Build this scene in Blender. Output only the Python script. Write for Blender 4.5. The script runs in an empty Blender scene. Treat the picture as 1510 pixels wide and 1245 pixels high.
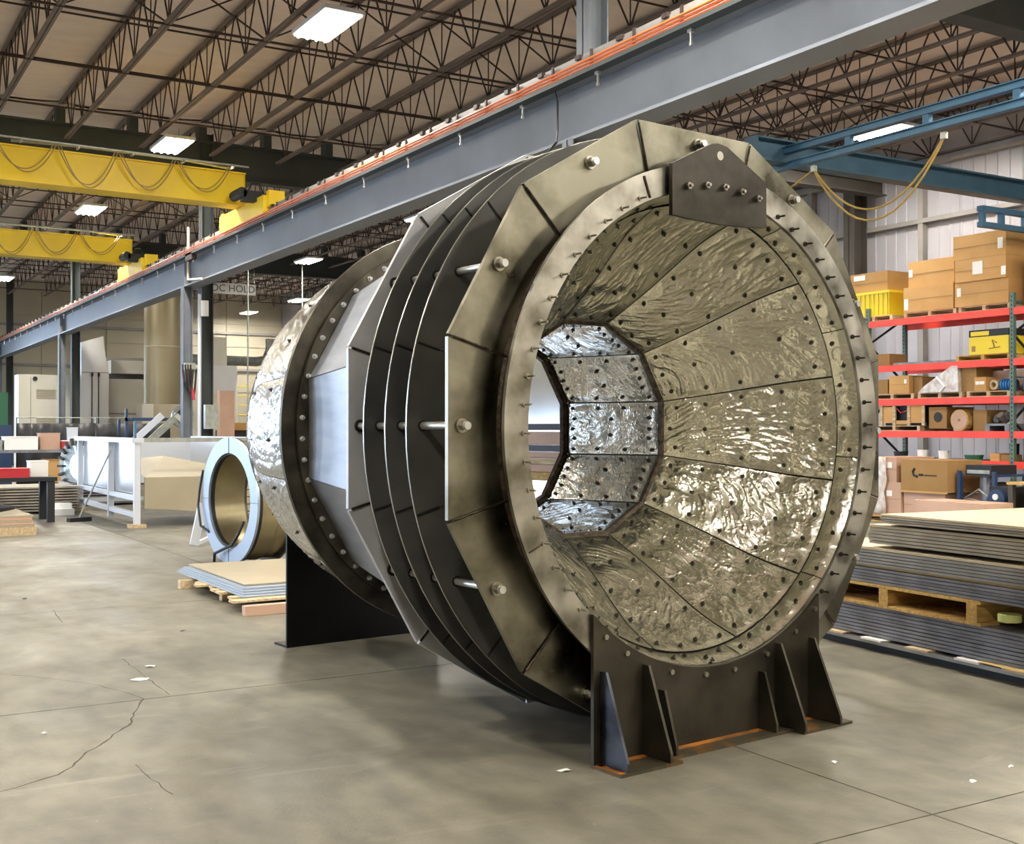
import bpy, math, random
from mathutils import Vector, Matrix, noise
R_ = math.radians
rnd = random.Random(7)
sc = bpy.context.scene
col = sc.collection

# ------------------------------------------------------------------ camera, world, exposure
CAM_H = 1.66
YAW = R_(30.8); PITCH = 0.0055; F = 1734.0
cd = bpy.data.cameras.new('camera'); cam = bpy.data.objects.new('camera', cd); col.objects.link(cam)
cam.location = (0, 0, CAM_H)
cam.rotation_euler = (math.pi/2 + PITCH, 0, -YAW)
cd.sensor_width = 36; cd.lens = 36*F/1510; cd.clip_end = 300
sc.camera = cam
sc.view_settings.view_transform = 'Standard'; sc.view_settings.look = 'None'
sc.view_settings.gamma = 1; sc.view_settings.use_curve_mapping = False
sc.view_settings.exposure = 0.45
W = bpy.data.worlds.new('world'); sc.world = W; W.use_nodes = True
bg = W.node_tree.nodes['Background']
bg.inputs[0].default_value = (0.60, 0.76, 1.0, 1); bg.inputs[1].default_value = 12.0
LAMP_W = 310.0

# geometry of the hall (metres; camera stands over the origin, +Y runs along the crane runway)
XL, XR, YF, YB = -13.0, 21.5, -9.0, 60.0
Z_CH, Z_TOP = 7.72, 8.65

def ray(px, py):
    d = ((px-755)/F, 1.0, -(py-622.5)/F); c, s = math.cos(PITCH), math.sin(PITCH)
    y = d[1]*c-d[2]*s; z = d[1]*s+d[2]*c; x = d[0]
    return (x*math.cos(YAW)+y*math.sin(YAW), -x*math.sin(YAW)+y*math.cos(YAW), z)
def onx(px, py, X): r = ray(px, py); k = X/r[0]; return Vector((X, r[1]*k, CAM_H+r[2]*k))
def ony(px, py, Y): r = ray(px, py); k = Y/r[1]; return Vector((r[0]*k, Y, CAM_H+r[2]*k))
def onz(px, py, Z=0.0): r = ray(px, py); k = (Z-CAM_H)/r[2]; return Vector((r[0]*k, r[1]*k, Z))

# ------------------------------------------------------------------ materials
def lin(h):
    h = h.lstrip('#'); o = []
    for i in (0, 2, 4):
        v = int(h[i:i+2], 16)/255; o.append(v/12.92 if v <= 0.04045 else ((v+0.055)/1.055)**2.4)
    return (*o, 1)
def mat(name, c1, c2=None, scale=3.0, rough=0.5, metal=0.0, bump=0.0, bscale=20.0, rvar=0.0, stretch=(1,1,1),
        thr=(0.35, 0.65), world=False, detail=5, spec=0.5, bdist=0.01):
    m = bpy.data.materials.new(name); m.use_nodes = True; nt = m.node_tree; n = nt.nodes; L = nt.links
    b = n['Principled BSDF']; b.inputs['Metallic'].default_value = metal; b.inputs['Roughness'].default_value = rough
    b.inputs['Specular IOR Level'].default_value = spec
    a = lin(c1) if isinstance(c1, str) else c1
    b.inputs['Base Color'].default_value = a
    if c2 is None and bump == 0 and rvar == 0: return m
    if world: src = n.new('ShaderNodeNewGeometry').outputs['Position']
    else: src = n.new('ShaderNodeTexCoord').outputs['Object']
    mp = n.new('ShaderNodeMapping'); mp.inputs['Scale'].default_value = stretch; L.new(src, mp.inputs[0])
    nz = n.new('ShaderNodeTexNoise'); nz.inputs['Scale'].default_value = scale; nz.inputs['Detail'].default_value = detail
    L.new(mp.outputs[0], nz.inputs['Vector'])
    if c2 is not None:
        r = n.new('ShaderNodeValToRGB'); r.color_ramp.elements[0].position, r.color_ramp.elements[1].position = thr
        r.color_ramp.elements[0].color = a; r.color_ramp.elements[1].color = lin(c2) if isinstance(c2, str) else c2
        L.new(nz.outputs[0], r.inputs[0]); L.new(r.outputs[0], b.inputs['Base Color'])
    if rvar:
        q = n.new('ShaderNodeMapRange'); q.inputs[3].default_value = max(0.03, rough-rvar); q.inputs[4].default_value = min(1, rough+rvar)
        q.inputs[1].default_value = 0.3; q.inputs[2].default_value = 0.7
        L.new(nz.outputs[0], q.inputs[0]); L.new(q.outputs[0], b.inputs['Roughness'])
    if bump:
        nb = n.new('ShaderNodeTexNoise'); nb.inputs['Scale'].default_value = bscale; nb.inputs['Detail'].default_value = 6
        L.new(mp.outputs[0], nb.inputs['Vector'])
        bp = n.new('ShaderNodeBump'); bp.inputs['Strength'].default_value = bump; bp.inputs['Distance'].default_value = bdist
        L.new(nb.outputs[0], bp.inputs['Height']); L.new(bp.outputs[0], b.inputs['Normal'])
    return m
def emis(name, c, s):
    m = bpy.data.materials.new(name); m.use_nodes = True; b = m.node_tree.nodes['Principled BSDF']
    b.inputs['Base Color'].default_value = (0.8, 0.8, 0.8, 1)
    b.inputs['Emission Color'].default_value = lin(c); b.inputs['Emission Strength'].default_value = s; return m
def foil_mat(name, c1, c2, rough, stretch, bscale, strength):
    m = bpy.data.materials.new(name); m.use_nodes = True; nt = m.node_tree; n = nt.nodes; L = nt.links
    b = n['Principled BSDF']; b.inputs['Metallic'].default_value = 1.0; b.inputs['Roughness'].default_value = rough
    tc = n.new('ShaderNodeTexCoord'); mp = n.new('ShaderNodeMapping'); mp.inputs['Scale'].default_value = stretch
    L.new(tc.outputs['Object'], mp.inputs[0])
    nz = n.new('ShaderNodeTexNoise'); nz.inputs['Scale'].default_value = 4; nz.inputs['Detail'].default_value = 4
    L.new(mp.outputs[0], nz.inputs['Vector'])
    r = n.new('ShaderNodeValToRGB'); r.color_ramp.elements[0].position = .3; r.color_ramp.elements[1].position = .7
    r.color_ramp.elements[0].color = lin(c1); r.color_ramp.elements[1].color = lin(c2)
    L.new(nz.outputs[0], r.inputs[0]); L.new(r.outputs[0], b.inputs['Base Color'])
    # crinkle: ridged noise, warped
    nw = n.new('ShaderNodeTexNoise'); nw.inputs['Scale'].default_value = bscale*0.5; nw.inputs['Detail'].default_value = 2
    L.new(mp.outputs[0], nw.inputs['Vector'])
    mx = n.new('ShaderNodeMix'); mx.data_type = 'RGBA'; mx.blend_type = 'LINEAR_LIGHT'; mx.inputs[0].default_value = 0.06
    L.new(mp.outputs[0], mx.inputs[6]); L.new(nw.outputs['Color'], mx.inputs[7])
    vo = n.new('ShaderNodeTexNoise'); vo.noise_type = 'RIDGED_MULTIFRACTAL'; vo.inputs['Scale'].default_value = bscale
    vo.inputs['Detail'].default_value = 3; vo.inputs['Roughness'].default_value = 0.5
    L.new(mx.outputs[2], vo.inputs['Vector'])
    bp = n.new('ShaderNodeBump'); bp.inputs['Strength'].default_value = strength; bp.inputs['Distance'].default_value = 0.006
    L.new(vo.outputs[0], bp.inputs['Height']); L.new(bp.outputs[0], b.inputs['Normal'])
    return m

M = {}
def concrete_mat():
    m = bpy.data.materials.new('concrete'); m.use_nodes = True; nt = m.node_tree; n = nt.nodes; L = nt.links; b = n['Principled BSDF']
    g = n.new('ShaderNodeNewGeometry')
    def nz(s, d, st=(1, 1, 1), dist=0.0):
        mp = n.new('ShaderNodeMapping'); mp.inputs['Scale'].default_value = st; L.new(g.outputs['Position'], mp.inputs[0])
        t = n.new('ShaderNodeTexNoise'); t.inputs['Scale'].default_value = s; t.inputs['Detail'].default_value = d; t.inputs['Distortion'].default_value = dist
        L.new(mp.outputs[0], t.inputs['Vector']); return t.outputs[0]
    def ramp(src, els):
        r = n.new('ShaderNodeValToRGB'); L.new(src, r.inputs[0])
        while len(r.color_ramp.elements) < len(els): r.color_ramp.elements.new(.5)
        for e, (p_, c) in zip(r.color_ramp.elements, els): e.position = p_; e.color = lin(c)
        return r.outputs[0]
    def mixc(f, a, c, mode='MIX'):
        x = n.new('ShaderNodeMix'); x.data_type = 'RGBA'; x.blend_type = mode
        if isinstance(f, float): x.inputs[0].default_value = f
        else: L.new(f, x.inputs[0])
        L.new(a, x.inputs[6]); L.new(c, x.inputs[7]); return x.outputs[2]
    base = ramp(nz(.45, 8, dist=.6), [(.3, '#6a665a'), (.5, '#777264'), (.72, '#847f70')])
    fine = ramp(nz(5.5, 9, (1, .6, 1)), [(.3, '#b8b8b8'), (.7, '#ffffff')])
    c = mixc(.8, base, fine, 'MULTIPLY')
    sc_ = ramp(nz(2.2, 12, (.5, 2.2, 1), 1.2), [(.60, '#000000'), (.74, '#ffffff')])
    wh = n.new('ShaderNodeRGB'); wh.outputs[0].default_value = lin('#9c9788')
    mm = n.new('ShaderNodeMath'); mm.operation = 'MULTIPLY'; mm.inputs[1].default_value = .3; L.new(sc_, mm.inputs[0])
    c = mixc(mm.outputs[0], c, wh.outputs[0])
    sp = ramp(nz(38, 2), [(.74, '#000000'), (.78, '#ffffff')]); c = mixc(sp, c, wh.outputs[0])
    L.new(c, b.inputs['Base Color'])
    q = n.new('ShaderNodeMapRange'); q.inputs[1].default_value = .3; q.inputs[2].default_value = .7; q.inputs[3].default_value = .34; q.inputs[4].default_value = .60
    L.new(nz(1.3, 8, (1, .5, 1), .5), q.inputs[0]); L.new(q.outputs[0], b.inputs['Roughness'])
    bp = n.new('ShaderNodeBump'); bp.inputs['Strength'].default_value = .15; bp.inputs['Distance'].default_value = .01; L.new(nz(45, 6), bp.inputs['Height']); L.new(bp.outputs[0], b.inputs['Normal'])
    return m
M['concrete'] = concrete_mat()
M['joint'] = mat('joint_filler', '#4b463c', None, rough=0.9)
M['crack'] = mat('crack_dirt', '#4a4438', None, rough=0.95)
M['stain'] = mat('plate_stainless', '#545144', '#9a9686', 3.2, 0.36, 1.0, 0.05, 30, 0.12, thr=(.34, .64), detail=9)
M['stain_ring'] = mat('ring_stainless', '#79766b', '#bdbab0', 4.5, 0.38, 1.0, 0.04, 30, 0.12, thr=(.34, .62), detail=9)
M['weld'] = mat('weld_heat', '#2b241c', '#52463a', 30, 0.45, 0.8, 0.5, 90)
M['shell'] = mat('shell_stainless', '#969aa1', '#a6a9af', 3.0, 0.46, 1.0, 0.02, 60, 0.02, stretch=(1, 1, 6))
M['fin'] = mat('fin_steel', '#4b4b4a', '#676663', 2.2, 0.42, 0.35, 0.06, 25, 0.08)
M['dplate'] = mat('rear_plate_steel', '#a9aaae', '#c6c7ca', 2.5, 0.4, 0.15, 0.05, 30, 0.08)
M['finedge'] = mat('fin_edge_cut', '#8d8c88', None, rough=0.4, metal=0.9)
M['band'] = mat('dark_flange_steel', '#4d483f', '#6d675a', 6.0, 0.42, 0.95, 0.05, 25, 0.1)
M['mill'] = mat('mill_scale_steel', '#35312a', '#4b463b', 4.0, 0.42, 0.7, 0.05, 30, 0.1)
M['mill_daylit'] = mat('mill_scale_daylit', '#34363c', '#4e5159', 5.0, 0.33, 0.85, 0.04, 30, 0.08)  # mill steel tinted bluish to stand in for daylight on the leftmost gusset
M['mill_black'] = mat('black_steel', '#0d0e10', '#17181b', 3.0, 0.36, 0.5, 0.03, 30, 0.05)
M['rust'] = mat('rusty_steel', '#6a4a22', '#3f3a2a', 6.0, 0.6, 0.3, 0.3, 60, thr=(.38, .52))
M['rustor'] = mat('orange_rust', '#a8660f', '#6b4312', 7.0, 0.8, 0.0, 0.3, 60, thr=(.4, .65))
M['lug'] = mat('lug_steel', '#35322c', '#4a463f', 5.0, 0.38, 0.8, 0.05, 30, 0.08)
M['zinc'] = mat('zinc', '#cfd0cf', None, rough=0.3, metal=0.75)
M['bolt'] = mat('bolt_steel', '#a8a59a', None, rough=0.3, metal=1.0)
M['pin'] = mat('dark_washer', '#2f2a22', None, rough=0.5, metal=0.6)
M['liner'] = mat('liner_dark', '#3b372d', None, rough=0.6, metal=0.4)
M['foil'] = foil_mat('foil', '#cbc9bb', '#d8d6ca', 0.24, (1, 1, 1), 26, 0.7)
M['foil_in'] = foil_mat('foil_inner', '#b4b2a8', '#c4c2ba', 0.24, (1, 1, 1), 30, 0.8)
M['foil_out'] = foil_mat('foil_outer', '#bdbdba', '#d2d2cf', 0.24, (1, 1, 1), 26, 0.9)
M['beam'] = mat('beam_paint', '#6e727a', '#7a7f88', 1.2, 0.48, 0, 0.02, 30, 0.05)
M['beamdk'] = mat('girder_paint', '#2d3333', '#383e3d', 1.2, 0.6)
M['colpaint'] = mat('column_paint', '#5b6169', '#6a7078', 1.5, 0.55)
M['coldark'] = mat('dark_column_paint', '#3a3631', '#45403a', 1.5, 0.6)
M['galv'] = mat('galvanised', '#a4a79f', '#8e918a', 8, 0.45, 0.6)
M['orange'] = mat('orange_rail', '#e2702a', None, rough=0.45)
M['yellow'] = mat('crane_yellow', '#f0ce00', '#e2bd02', 1.3, 0.45, 0, 0.02, 30)
M['joist'] = mat('joist_primer', '#30231f', '#3b2c26', 2.0, 0.6)
M['chord'] = mat('joist_chord', '#5d5048', '#6c5f56', 2.0, 0.55)
M['blanket'] = mat('roof_blanket', '#dccbbf', '#e4d5ca', 0.8, 0.75, 0, 0.5, 2.0, stretch=(1, 3, 1), world=True, bdist=0.05)
M['cable'] = mat('cable_tan', '#9b8142', None, rough=0.5)
M['cableblk'] = mat('cable_black', '#101010', None, rough=0.5)
M['blue'] = mat('crane_blue', '#38607d', '#426b88', 2.0, 0.5)
M['bluedk'] = mat('beam_blue', '#2f4d60', '#395a6e', 2.0, 0.55)
M['wallw'] = mat('wall_liner_white', '#98959a', '#a5a2a7', 0.7, 0.4, 0, 0.08, 4, world=True)
M['wallb'] = mat('wall_beige', '#a79f8a', '#b2aa95', 0.5, 0.55, 0, 0.05, 4, world=True)
M['girt'] = mat('girt', '#7f7a76', '#8c8783', 2, 0.5)
M['red'] = mat('rack_red', '#e13a27', '#ea4631', 3, 0.42)
M['green'] = mat('rack_green', '#4c655b', '#5b7468', 3, 0.5)
M['card'] = mat('cardboard', '#b88a4f', '#c59960', 1.5, 0.8, 0, 0.05, 30)
M['card2'] = mat('cardboard_brown', '#8d6a3c', '#9b7746', 1.5, 0.8, 0, 0.05, 30)
M['card3'] = mat('cardboard_pink', '#b3907a', '#bf9d88', 1.5, 0.7)
M['wood'] = mat('pallet_wood', '#c9a55f', '#a17f45', 4, 0.75, 0, 0.2, 40, stretch=(1, 8, 8))
M['woodlt'] = mat('new_wood', '#c8b492', '#a88f6a', 4, 0.75, 0, 0.2, 40, stretch=(8, 1, 8))
M['white'] = mat('white_paint', '#c4c9d1', None, rough=0.4)
M['paper'] = mat('paper', '#e6e4df', None, rough=0.7)
M['sheet'] = mat('sheet_edge', '#8a867f', '#9d9890', 5, 0.42, 0.7, 0.1, 40)
M['sheet2'] = mat('sheet_edge_tan', '#8f8778', '#a59c8c', 5, 0.5, 0.4, 0.1, 40)
M['sheetdk'] = mat('sheet_edge_blue', '#6b6a6c', '#85848a', 5, 0.45, 0.4, 0.1, 40)
M['sheettop'] = mat('sheet_top', '#ab9f84', '#b9ad93', 1.0, 0.55, 0.2)
M['board'] = mat('packing_board', '#c4a766', '#cfb57a', 2.0, 0.8)
M['film'] = mat('plastic_film', '#d9d6d4', '#b9a699', 7, 0.2, 0, 0.6, 18)
M['tape'] = mat('tape_green', '#c9cf86', None, rough=0.5)
M['black'] = mat('black_matt', '#17181a', None, rough=0.6)
M['navy'] = mat('navy_paint', '#1c3557', None, rough=0.5)
M['bluebright'] = mat('blue_plastic', '#1f74b8', None, rough=0.4)
M['greenbin'] = mat('green_bin', '#1e5b40', None, rough=0.5)
M['redbin'] = mat('red_tray', '#b8202c', None, rough=0.5)
M['ylbin'] = mat('yellow_bin', '#ddc31c', None, rough=0.5)
M['tan'] = mat('tan_panel', '#938972', '#a0957e', 1.0, 0.5)
M['tank'] = mat('tank_tan', '#7d7257', '#8a7f63', 0.5, 0.45, 0.3)
M['cream'] = mat('cream_panel', '#b9b4a5', '#c3beb0', 1.0, 0.5)
M['creamlt'] = mat('booth_panel', '#c6c4c1', '#bebbb7', 1.0, 0.45)
M['ringw'] = mat('machined_flange', '#a9b4c2', None, rough=0.38, metal=0.7)
M['ringbody'] = mat('tan_steel', '#9a8f70', '#aba07f', 3, 0.35, 0.9)
M['tarp'] = mat('black_tarp', '#1b1c1e', '#26272a', 2, 0.5, 0, 0.6, 3)
M['mirror'] = mat('bright_steel', '#cdd0d4', '#dfe1e4', 2, 0.2, 0.9, 0.2, 3)
M['tube'] = emis('lamp_tube', '#fffbe8', 40.0); M['lens'] = emis('lamp_lens', '#fff4d6', 5.0)

# ------------------------------------------------------------------ mesh helpers
class MB:
    def __init__(s): s.v = []; s.f = []
    def box(s, c, d, rz=0.0, rx=0.0, ry=0.0):
        m = Matrix.Rotation(rz, 3, 'Z') @ Matrix.Rotation(ry, 3, 'Y') @ Matrix.Rotation(rx, 3, 'X')
        o = len(s.v); c = Vector(c)
        for x in (-.5, .5):
            for y in (-.5, .5):
                for z in (-.5, .5): s.v.append(tuple(c + m @ Vector((x*d[0], y*d[1], z*d[2]))))
        for q in ((0,1,3,2), (4,6,7,5), (0,4,5,1), (2,3,7,6), (0,2,6,4), (1,5,7,3)): s.f.append(tuple(o+i for i in q))
        return s
    def bb(s, x0, x1, y0, y1, z0, z1):
        return s.box(((x0+x1)/2, (y0+y1)/2, (z0+z1)/2), (x1-x0, y1-y0, z1-z0))
    def bar(s, a, b, w, h=None, up=(0, 0, 1)):
        a = Vector(a); b = Vector(b); h = h or w; d = (b-a).normalized(); u = Vector(up)
        if abs(d.dot(u)) > .98: u = Vector((1, 0, 0))
        x = d.cross(u).normalized(); z = x.cross(d); o = len(s.v)
        for p in (a, b):
            for i, j in ((-.5, -.5), (.5, -.5), (.5, .5), (-.5, .5)): s.v.append(tuple(p + x*i*w + z*j*h))
        for q in ((0,1,2,3), (7,6,5,4), (0,4,5,1), (1,5,6,2), (2,6,7,3), (3,7,4,0)): s.f.append(tuple(o+i for i in q))
        return s
    def tube(s, pts, r, n=8, cap=True):
        pts = [Vector(p) for p in pts]; o = len(s.v); pu = None
        for i, p in enumerate(pts):
            d = (pts[min(i+1, len(pts)-1)] - pts[max(i-1, 0)]).normalized()
            u = Vector((0, 0, 1)) if abs(d.z) < .95 else Vector((1, 0, 0))
            if pu is not None: u = pu
            x = d.cross(u).normalized(); z = x.cross(d).normalized(); pu = z
            rr = r[i] if isinstance(r, (list, tuple)) else r
            for k in range(n):
                a = 2*math.pi*k/n; s.v.append(tuple(p + x*math.cos(a)*rr + z*math.sin(a)*rr))
        for i in range(len(pts)-1):
            for k in range(n):
                a = o+i*n+k; b = o+i*n+(k+1) % n; s.f.append((a, b, b+n, a+n))
        if cap:
            s.f.append(tuple(o+k for k in range(n))[::-1]); e = o+(len(pts)-1)*n; s.f.append(tuple(e+k for k in range(n)))
        return s
    def prism(s, poly, y0, y1):      # polygon in XZ extruded along Y
        n = len(poly); o = len(s.v)
        for y in (y0, y1):
            for x, z in poly: s.v.append((x, y, z))
        s.f.append(tuple(o+i for i in range(n))); s.f.append(tuple(o+n+i for i in range(n))[::-1])
        for i in range(n): j = (i+1) % n; s.f.append((o+j, o+i, o+n+i, o+n+j))
        return s
    def rev(s, prof, n=64, a0=0.0, a1=360.0, cz=0.0, closed=True, poly=None):
        # lathe about Y: prof list of (y, r); closed profile loops back. poly = number of flats per turn
        o = len(s.v); full = abs(a1-a0-360) < 1e-6; m = n if full else n+1; k = len(prof)
        for i in range(m):
            a = R_(a0 + (a1-a0)*i/n)
            for (y, r) in prof: s.v.append((math.cos(a)*r, y, cz+math.sin(a)*r))
        for i in range(n):
            i2 = (i+1) % m
            for j in range(k if closed else k-1):
                j2 = (j+1) % k; s.f.append((o+i*k+j, o+i*k+j2, o+i2*k+j2, o+i2*k+j))
        if closed and not full:
            s.f.append(tuple(o+j for j in range(k))); s.f.append(tuple(o+(m-1)*k+j for j in range(k))[::-1])
        return s
    def build(s, name, m, parent=None, smooth=False, loc=None, rz=None):
        me = bpy.data.meshes.new(name); me.from_pydata(s.v, [], s.f); me.update()
        if m is not None: me.materials.append(m)
        if smooth:
            for p in me.polygons: p.use_smooth = True
            me.set_sharp_from_angle(angle=R_(smooth if smooth is not True else 40))
        o = bpy.data.objects.new(name, me); col.objects.link(o)
        if parent: o.parent = parent
        if loc is not None: o.location = loc
        if rz is not None: o.rotation_euler.z = rz
        return o
def tag(o, label=None, cat=None, group=None, kind=None):
    if label: o['label'] = label
    if cat: o['category'] = cat
    if group: o['group'] = group
    if kind: o['kind'] = kind
    return o
def T(name, label, cat, loc=(0, 0, 0), rz=0.0, group=None, kind=None):
    o = bpy.data.objects.new(name, None); col.objects.link(o); o.location = loc; o.rotation_euler.z = rz
    o.empty_display_size = .2
    return tag(o, label, cat, group, kind)
def cp(o, parent=None, loc=None, rot=None):
    c = o.copy(); col.objects.link(c); c.parent = parent if parent is not None else o.parent
    if loc is not None: c.location = loc
    if rot is not None: c.rotation_euler = rot
    for ch in list(o.children): cp(ch, c)
    return c
def txt(name, s, size, m, parent, loc, rot, ext=0.002):
    cu = bpy.data.curves.new(name, 'FONT'); cu.body = s; cu.size = size; cu.extrude = ext; cu.align_x = 'CENTER'; cu.align_y = 'CENTER'
    cu.materials.append(m)
    o = bpy.data.objects.new(name+'_tmp', cu); col.objects.link(o); bpy.context.view_layer.update()
    me = bpy.data.meshes.new_from_object(o.evaluated_get(bpy.context.evaluated_depsgraph_get())); bpy.data.objects.remove(o)
    o = bpy.data.objects.new(name, me); col.objects.link(o); o.parent = parent; o.location = loc; o.rotation_euler = rot
    return o
def sag(a, b, drop, n=14):
    a = Vector(a); b = Vector(b)
    return [a.lerp(b, i/n) - Vector((0, 0, drop*4*(i/n)*(1-i/n))) for i in range(n+1)]
def ibeam_y(mb, x, y0, y1, z0, z1, w, tf=.03, tw=.02):
    mb.bb(x-w/2, x+w/2, y0, y1, z0, z0+tf); mb.bb(x-w/2, x+w/2, y0, y1, z1-tf, z1); mb.bb(x-tw/2, x+tw/2, y0, y1, z0+tf, z1-tf); return mb
def ibeam_x(mb, y, x0, x1, z0, z1, w, tf=.03, tw=.02):
    mb.bb(x0, x1, y-w/2, y+w/2, z0, z0+tf); mb.bb(x0, x1, y-w/2, y+w/2, z1-tf, z1); mb.bb(x0, x1, y-tw/2, y+tw/2, z0+tf, z1-tf); return mb

# ------------------------------------------------------------------ floor
floor = MB().bb(XL, XR, YF, YB, -.30, -.012).build('floor', M['joint']); floor['kind'] = 'structure'
xs = [XL, -11.6, -7.66, -3.72, 0.22, 4.146, 8.08, 12.0, 15.95, 19.9, XR]
ys = [YF, -4.43, -.5, 3.425, 7.35, 11.28, 15.21, 19.14, 23.07, 27.0, 34.9, 42.8, 50.6, YB]
g = .005
for i in range(len(xs)-1):
    for j in range(len(ys)-1):
        MB().bb(xs[i]+g, xs[i+1]-g, ys[j]+g, ys[j+1]-g, -.012, 0).build('slab', M['concrete'], floor)
def crack(pts, w):
    pts = [onz(*p) for p in pts]; q = []
    for a, b in zip(pts, pts[1:]):
        k = max(1, int((b-a).length/.06))
        for i in range(k): q.append(a.lerp(b, i/k))
    q.append(pts[-1]); mb = MB()
    v = []
    for i, p in enumerate(q):
        d = (q[min(i+1, len(q)-1)]-q[max(i-1, 0)]).normalized(); n = Vector((-d.y, d.x, 0))
        p = p + n*rnd.uniform(-.008, .008) if 0 < i < len(q)-1 else p
        ww = w*rnd.uniform(.5, 1.3); v.append((p+n*ww, p-n*ww))
    for a, b in v: mb.v.append((a.x, a.y, .0008)); mb.v.append((b.x, b.y, .0008))
    for i in range(len(v)-1): mb.f.append((2*i, 2*i+1, 2*i+3, 2*i+2))
    mb.build('crack', M['crack'], floor)
crack([(212, 1031), (196, 1056), (191, 1070), (168, 1084), (142, 1104), (128, 1110), (106, 1131), (84, 1143), (48, 1155), (0, 1168), (-60, 1176)], .006)
crack([(212, 1031), (185, 1021), (140, 1010), (106, 1005), (50, 998), (0, 994)], .003)
crack([(250, 1025), (216, 1000), (180, 972)], .003)
crack([(200, 1128), (225, 1150), (255, 1172)], .003)
crack([(92, 918), (78, 900)], .004)

# ------------------------------------------------------------------ walls
wr = MB().bb(XR, XR+.2, YF, YB, 0, 9.2).build('wall_right', M['wallw']); wr['kind'] = 'structure'
def ribbed(L, H):     # vertical ribbed liner panel in YZ plane, ribs toward -X
    mb = MB(); pr = []
    y = 0.0
    while y < L-1e-6:
        pr += [(0, y), (0, y+.225), (-.014, y+.24), (-.014, y+.275)]; y += .3
        pr += [(0, y-.01)]
    for x, yy in pr: mb.v.append((x, yy, 0)); mb.v.append((x, yy, H))
    for i in range(len(pr)-1): mb.f.append((2*i, 2*i+2, 2*i+3, 2*i+1))
    return mb
p0 = ribbed(.9, 7.5).build('wall_panel', M['wallw'], wr, loc=(XR-.01, 8.0, 0))
for k in range(1, 36): cp(p0, wr, loc=(XR-.01, 8.0+k*.9, 0))
for z in (2.45, 4.4, 6.3, 7.55):
    MB().bb(XR-.22, XR-.03, 8, 42, z-.05, z+.05).build('girt', M['girt'], wr)
for y in (11.2, 14.6, 17.9, 21.3, 24.7): MB().bb(XR-.20, XR-.04, y-.07, y+.07, 0, 7.5).build('wall_post', M['girt'], wr)
BX0, BX1, BH = -12.0, 3.5, 6.0
wb = MB().bb(BX1, XR, YB, YB+.2, 0, 9.2).bb(XL, BX0, YB, YB+.2, 0, 9.2).bb(BX0, BX1, YB, YB+.2, BH, 9.2).build('wall_back', M['wallb']); wb['kind'] = 'structure'
bp0 = MB().bb(0, 2.96, -.05, 0, 0, 1.14).build('wall_panel', M['wallb'], wb, loc=(3.5, YB, 0))
for i in range(6):
    for j in range(7):
        if i or j: cp(bp0, wb, loc=(3.5+i*3.0, YB, j*1.18))
for z in (4.7, 6.6): MB().bb(3.6, XR, YB-.2, YB-.05, z-.06, z+.06).build('girt', M['girt'], wb)
wf = MB().bb(XL, XR, YF-.2, YF, 0, 9.2).build('wall_front', M['wallb']); wf['kind'] = 'structure'
wl = MB(); DH = 5.4; D0, D1 = 15.5, 27.0; E0, E1 = 36.0, 42.0
wl.bb(XL-.2, XL, YF, D0, 0, 9.2).bb(XL-.2, XL, D0, D1, DH, 9.2).bb(XL-.2, XL, D1, E0, 0, 9.2).bb(XL-.2, XL, E0, E1, DH, 9.2).bb(XL-.2, XL, E1, YB, 0, 9.2)
wl = wl.build('wall_left', M['wallb']); wl['kind'] = 'structure'
for a, b in ((D0, D1), (E0, E1)):     # open roller doors: sky portals
    ld = bpy.data.lights.new('door_portal', 'AREA'); ld.shape = 'RECTANGLE'; ld.size = b-a; ld.size_y = DH
    ld.cycles.is_portal = True
    lo = bpy.data.objects.new('door_portal', ld); col.objects.link(lo); lo.location = (XL-.1, (a+b)/2, DH/2)
    lo.rotation_euler = (math.pi/2, 0, -math.pi/2)
ld = bpy.data.lights.new('door_portal', 'AREA'); ld.shape = 'RECTANGLE'; ld.size = BX1-BX0; ld.size_y = BH; ld.cycles.is_portal = True
lo = bpy.data.objects.new('door_portal', ld); col.objects.link(lo); lo.location = ((BX0+BX1)/2, YB+.1, BH/2); lo.rotation_euler = (-math.pi/2, 0, 0)
yard2 = MB().bb(-60, 60, YB+.21, 120, -.3, -.01).build('yard', M['concrete']); yard2['kind'] = 'structure'
apron = MB().bb(-60, XL-.01, -40, 70, -.3, -.01).build('yard', M['concrete']); apron['kind'] = 'structure'

# ------------------------------------------------------------------ ceiling: blankets, joists, girders, bridging
ceil = MB().bb(XL, XR, YF, YB, Z_TOP+.12, Z_TOP+.3).build('ceiling', M['blanket']); ceil['kind'] = 'structure'
GY = [-4.9, 10.9, 26.7, 42.2, 57.7]
def blanket(W_, L_):
    mb = MB(); nx, ny = 8, 30
    for i in range(nx+1):
        for j in range(ny+1):
            u = i/nx; y = L_*j/ny
            z = -.05*4*u*(1-u) - .015*noise.noise(Vector((u*1.5, y*.8, 3))) - .012*abs(math.sin(y*1.9))
            mb.v.append((u*W_, y, z))
    for i in range(nx):
        for j in range(ny): a = i*(ny+1)+j; mb.f.append((a, a+1, a+ny+2, a+ny+1))
    return mb
JS = 1.53; JX = [3.05+JS*k for k in range(-2, 13)]
bl = blanket(JS, 15.6).build('insulation_blanket', M['blanket'], ceil, True, loc=(JX[0], GY[1]+.1, Z_TOP+.06))
for gi in range(1, 4):
    for x in JX[:-1]:
        if not (gi == 1 and x == JX[0]): cp(bl, ceil, loc=(x, GY[gi]+.1, Z_TOP+.06))
for gi in range(1, 4): MB().bb(JX[-1], XR, GY[gi], GY[gi+1], Z_TOP, Z_TOP+.05).build('insulation_blanket', M['blanket'], ceil)
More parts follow.
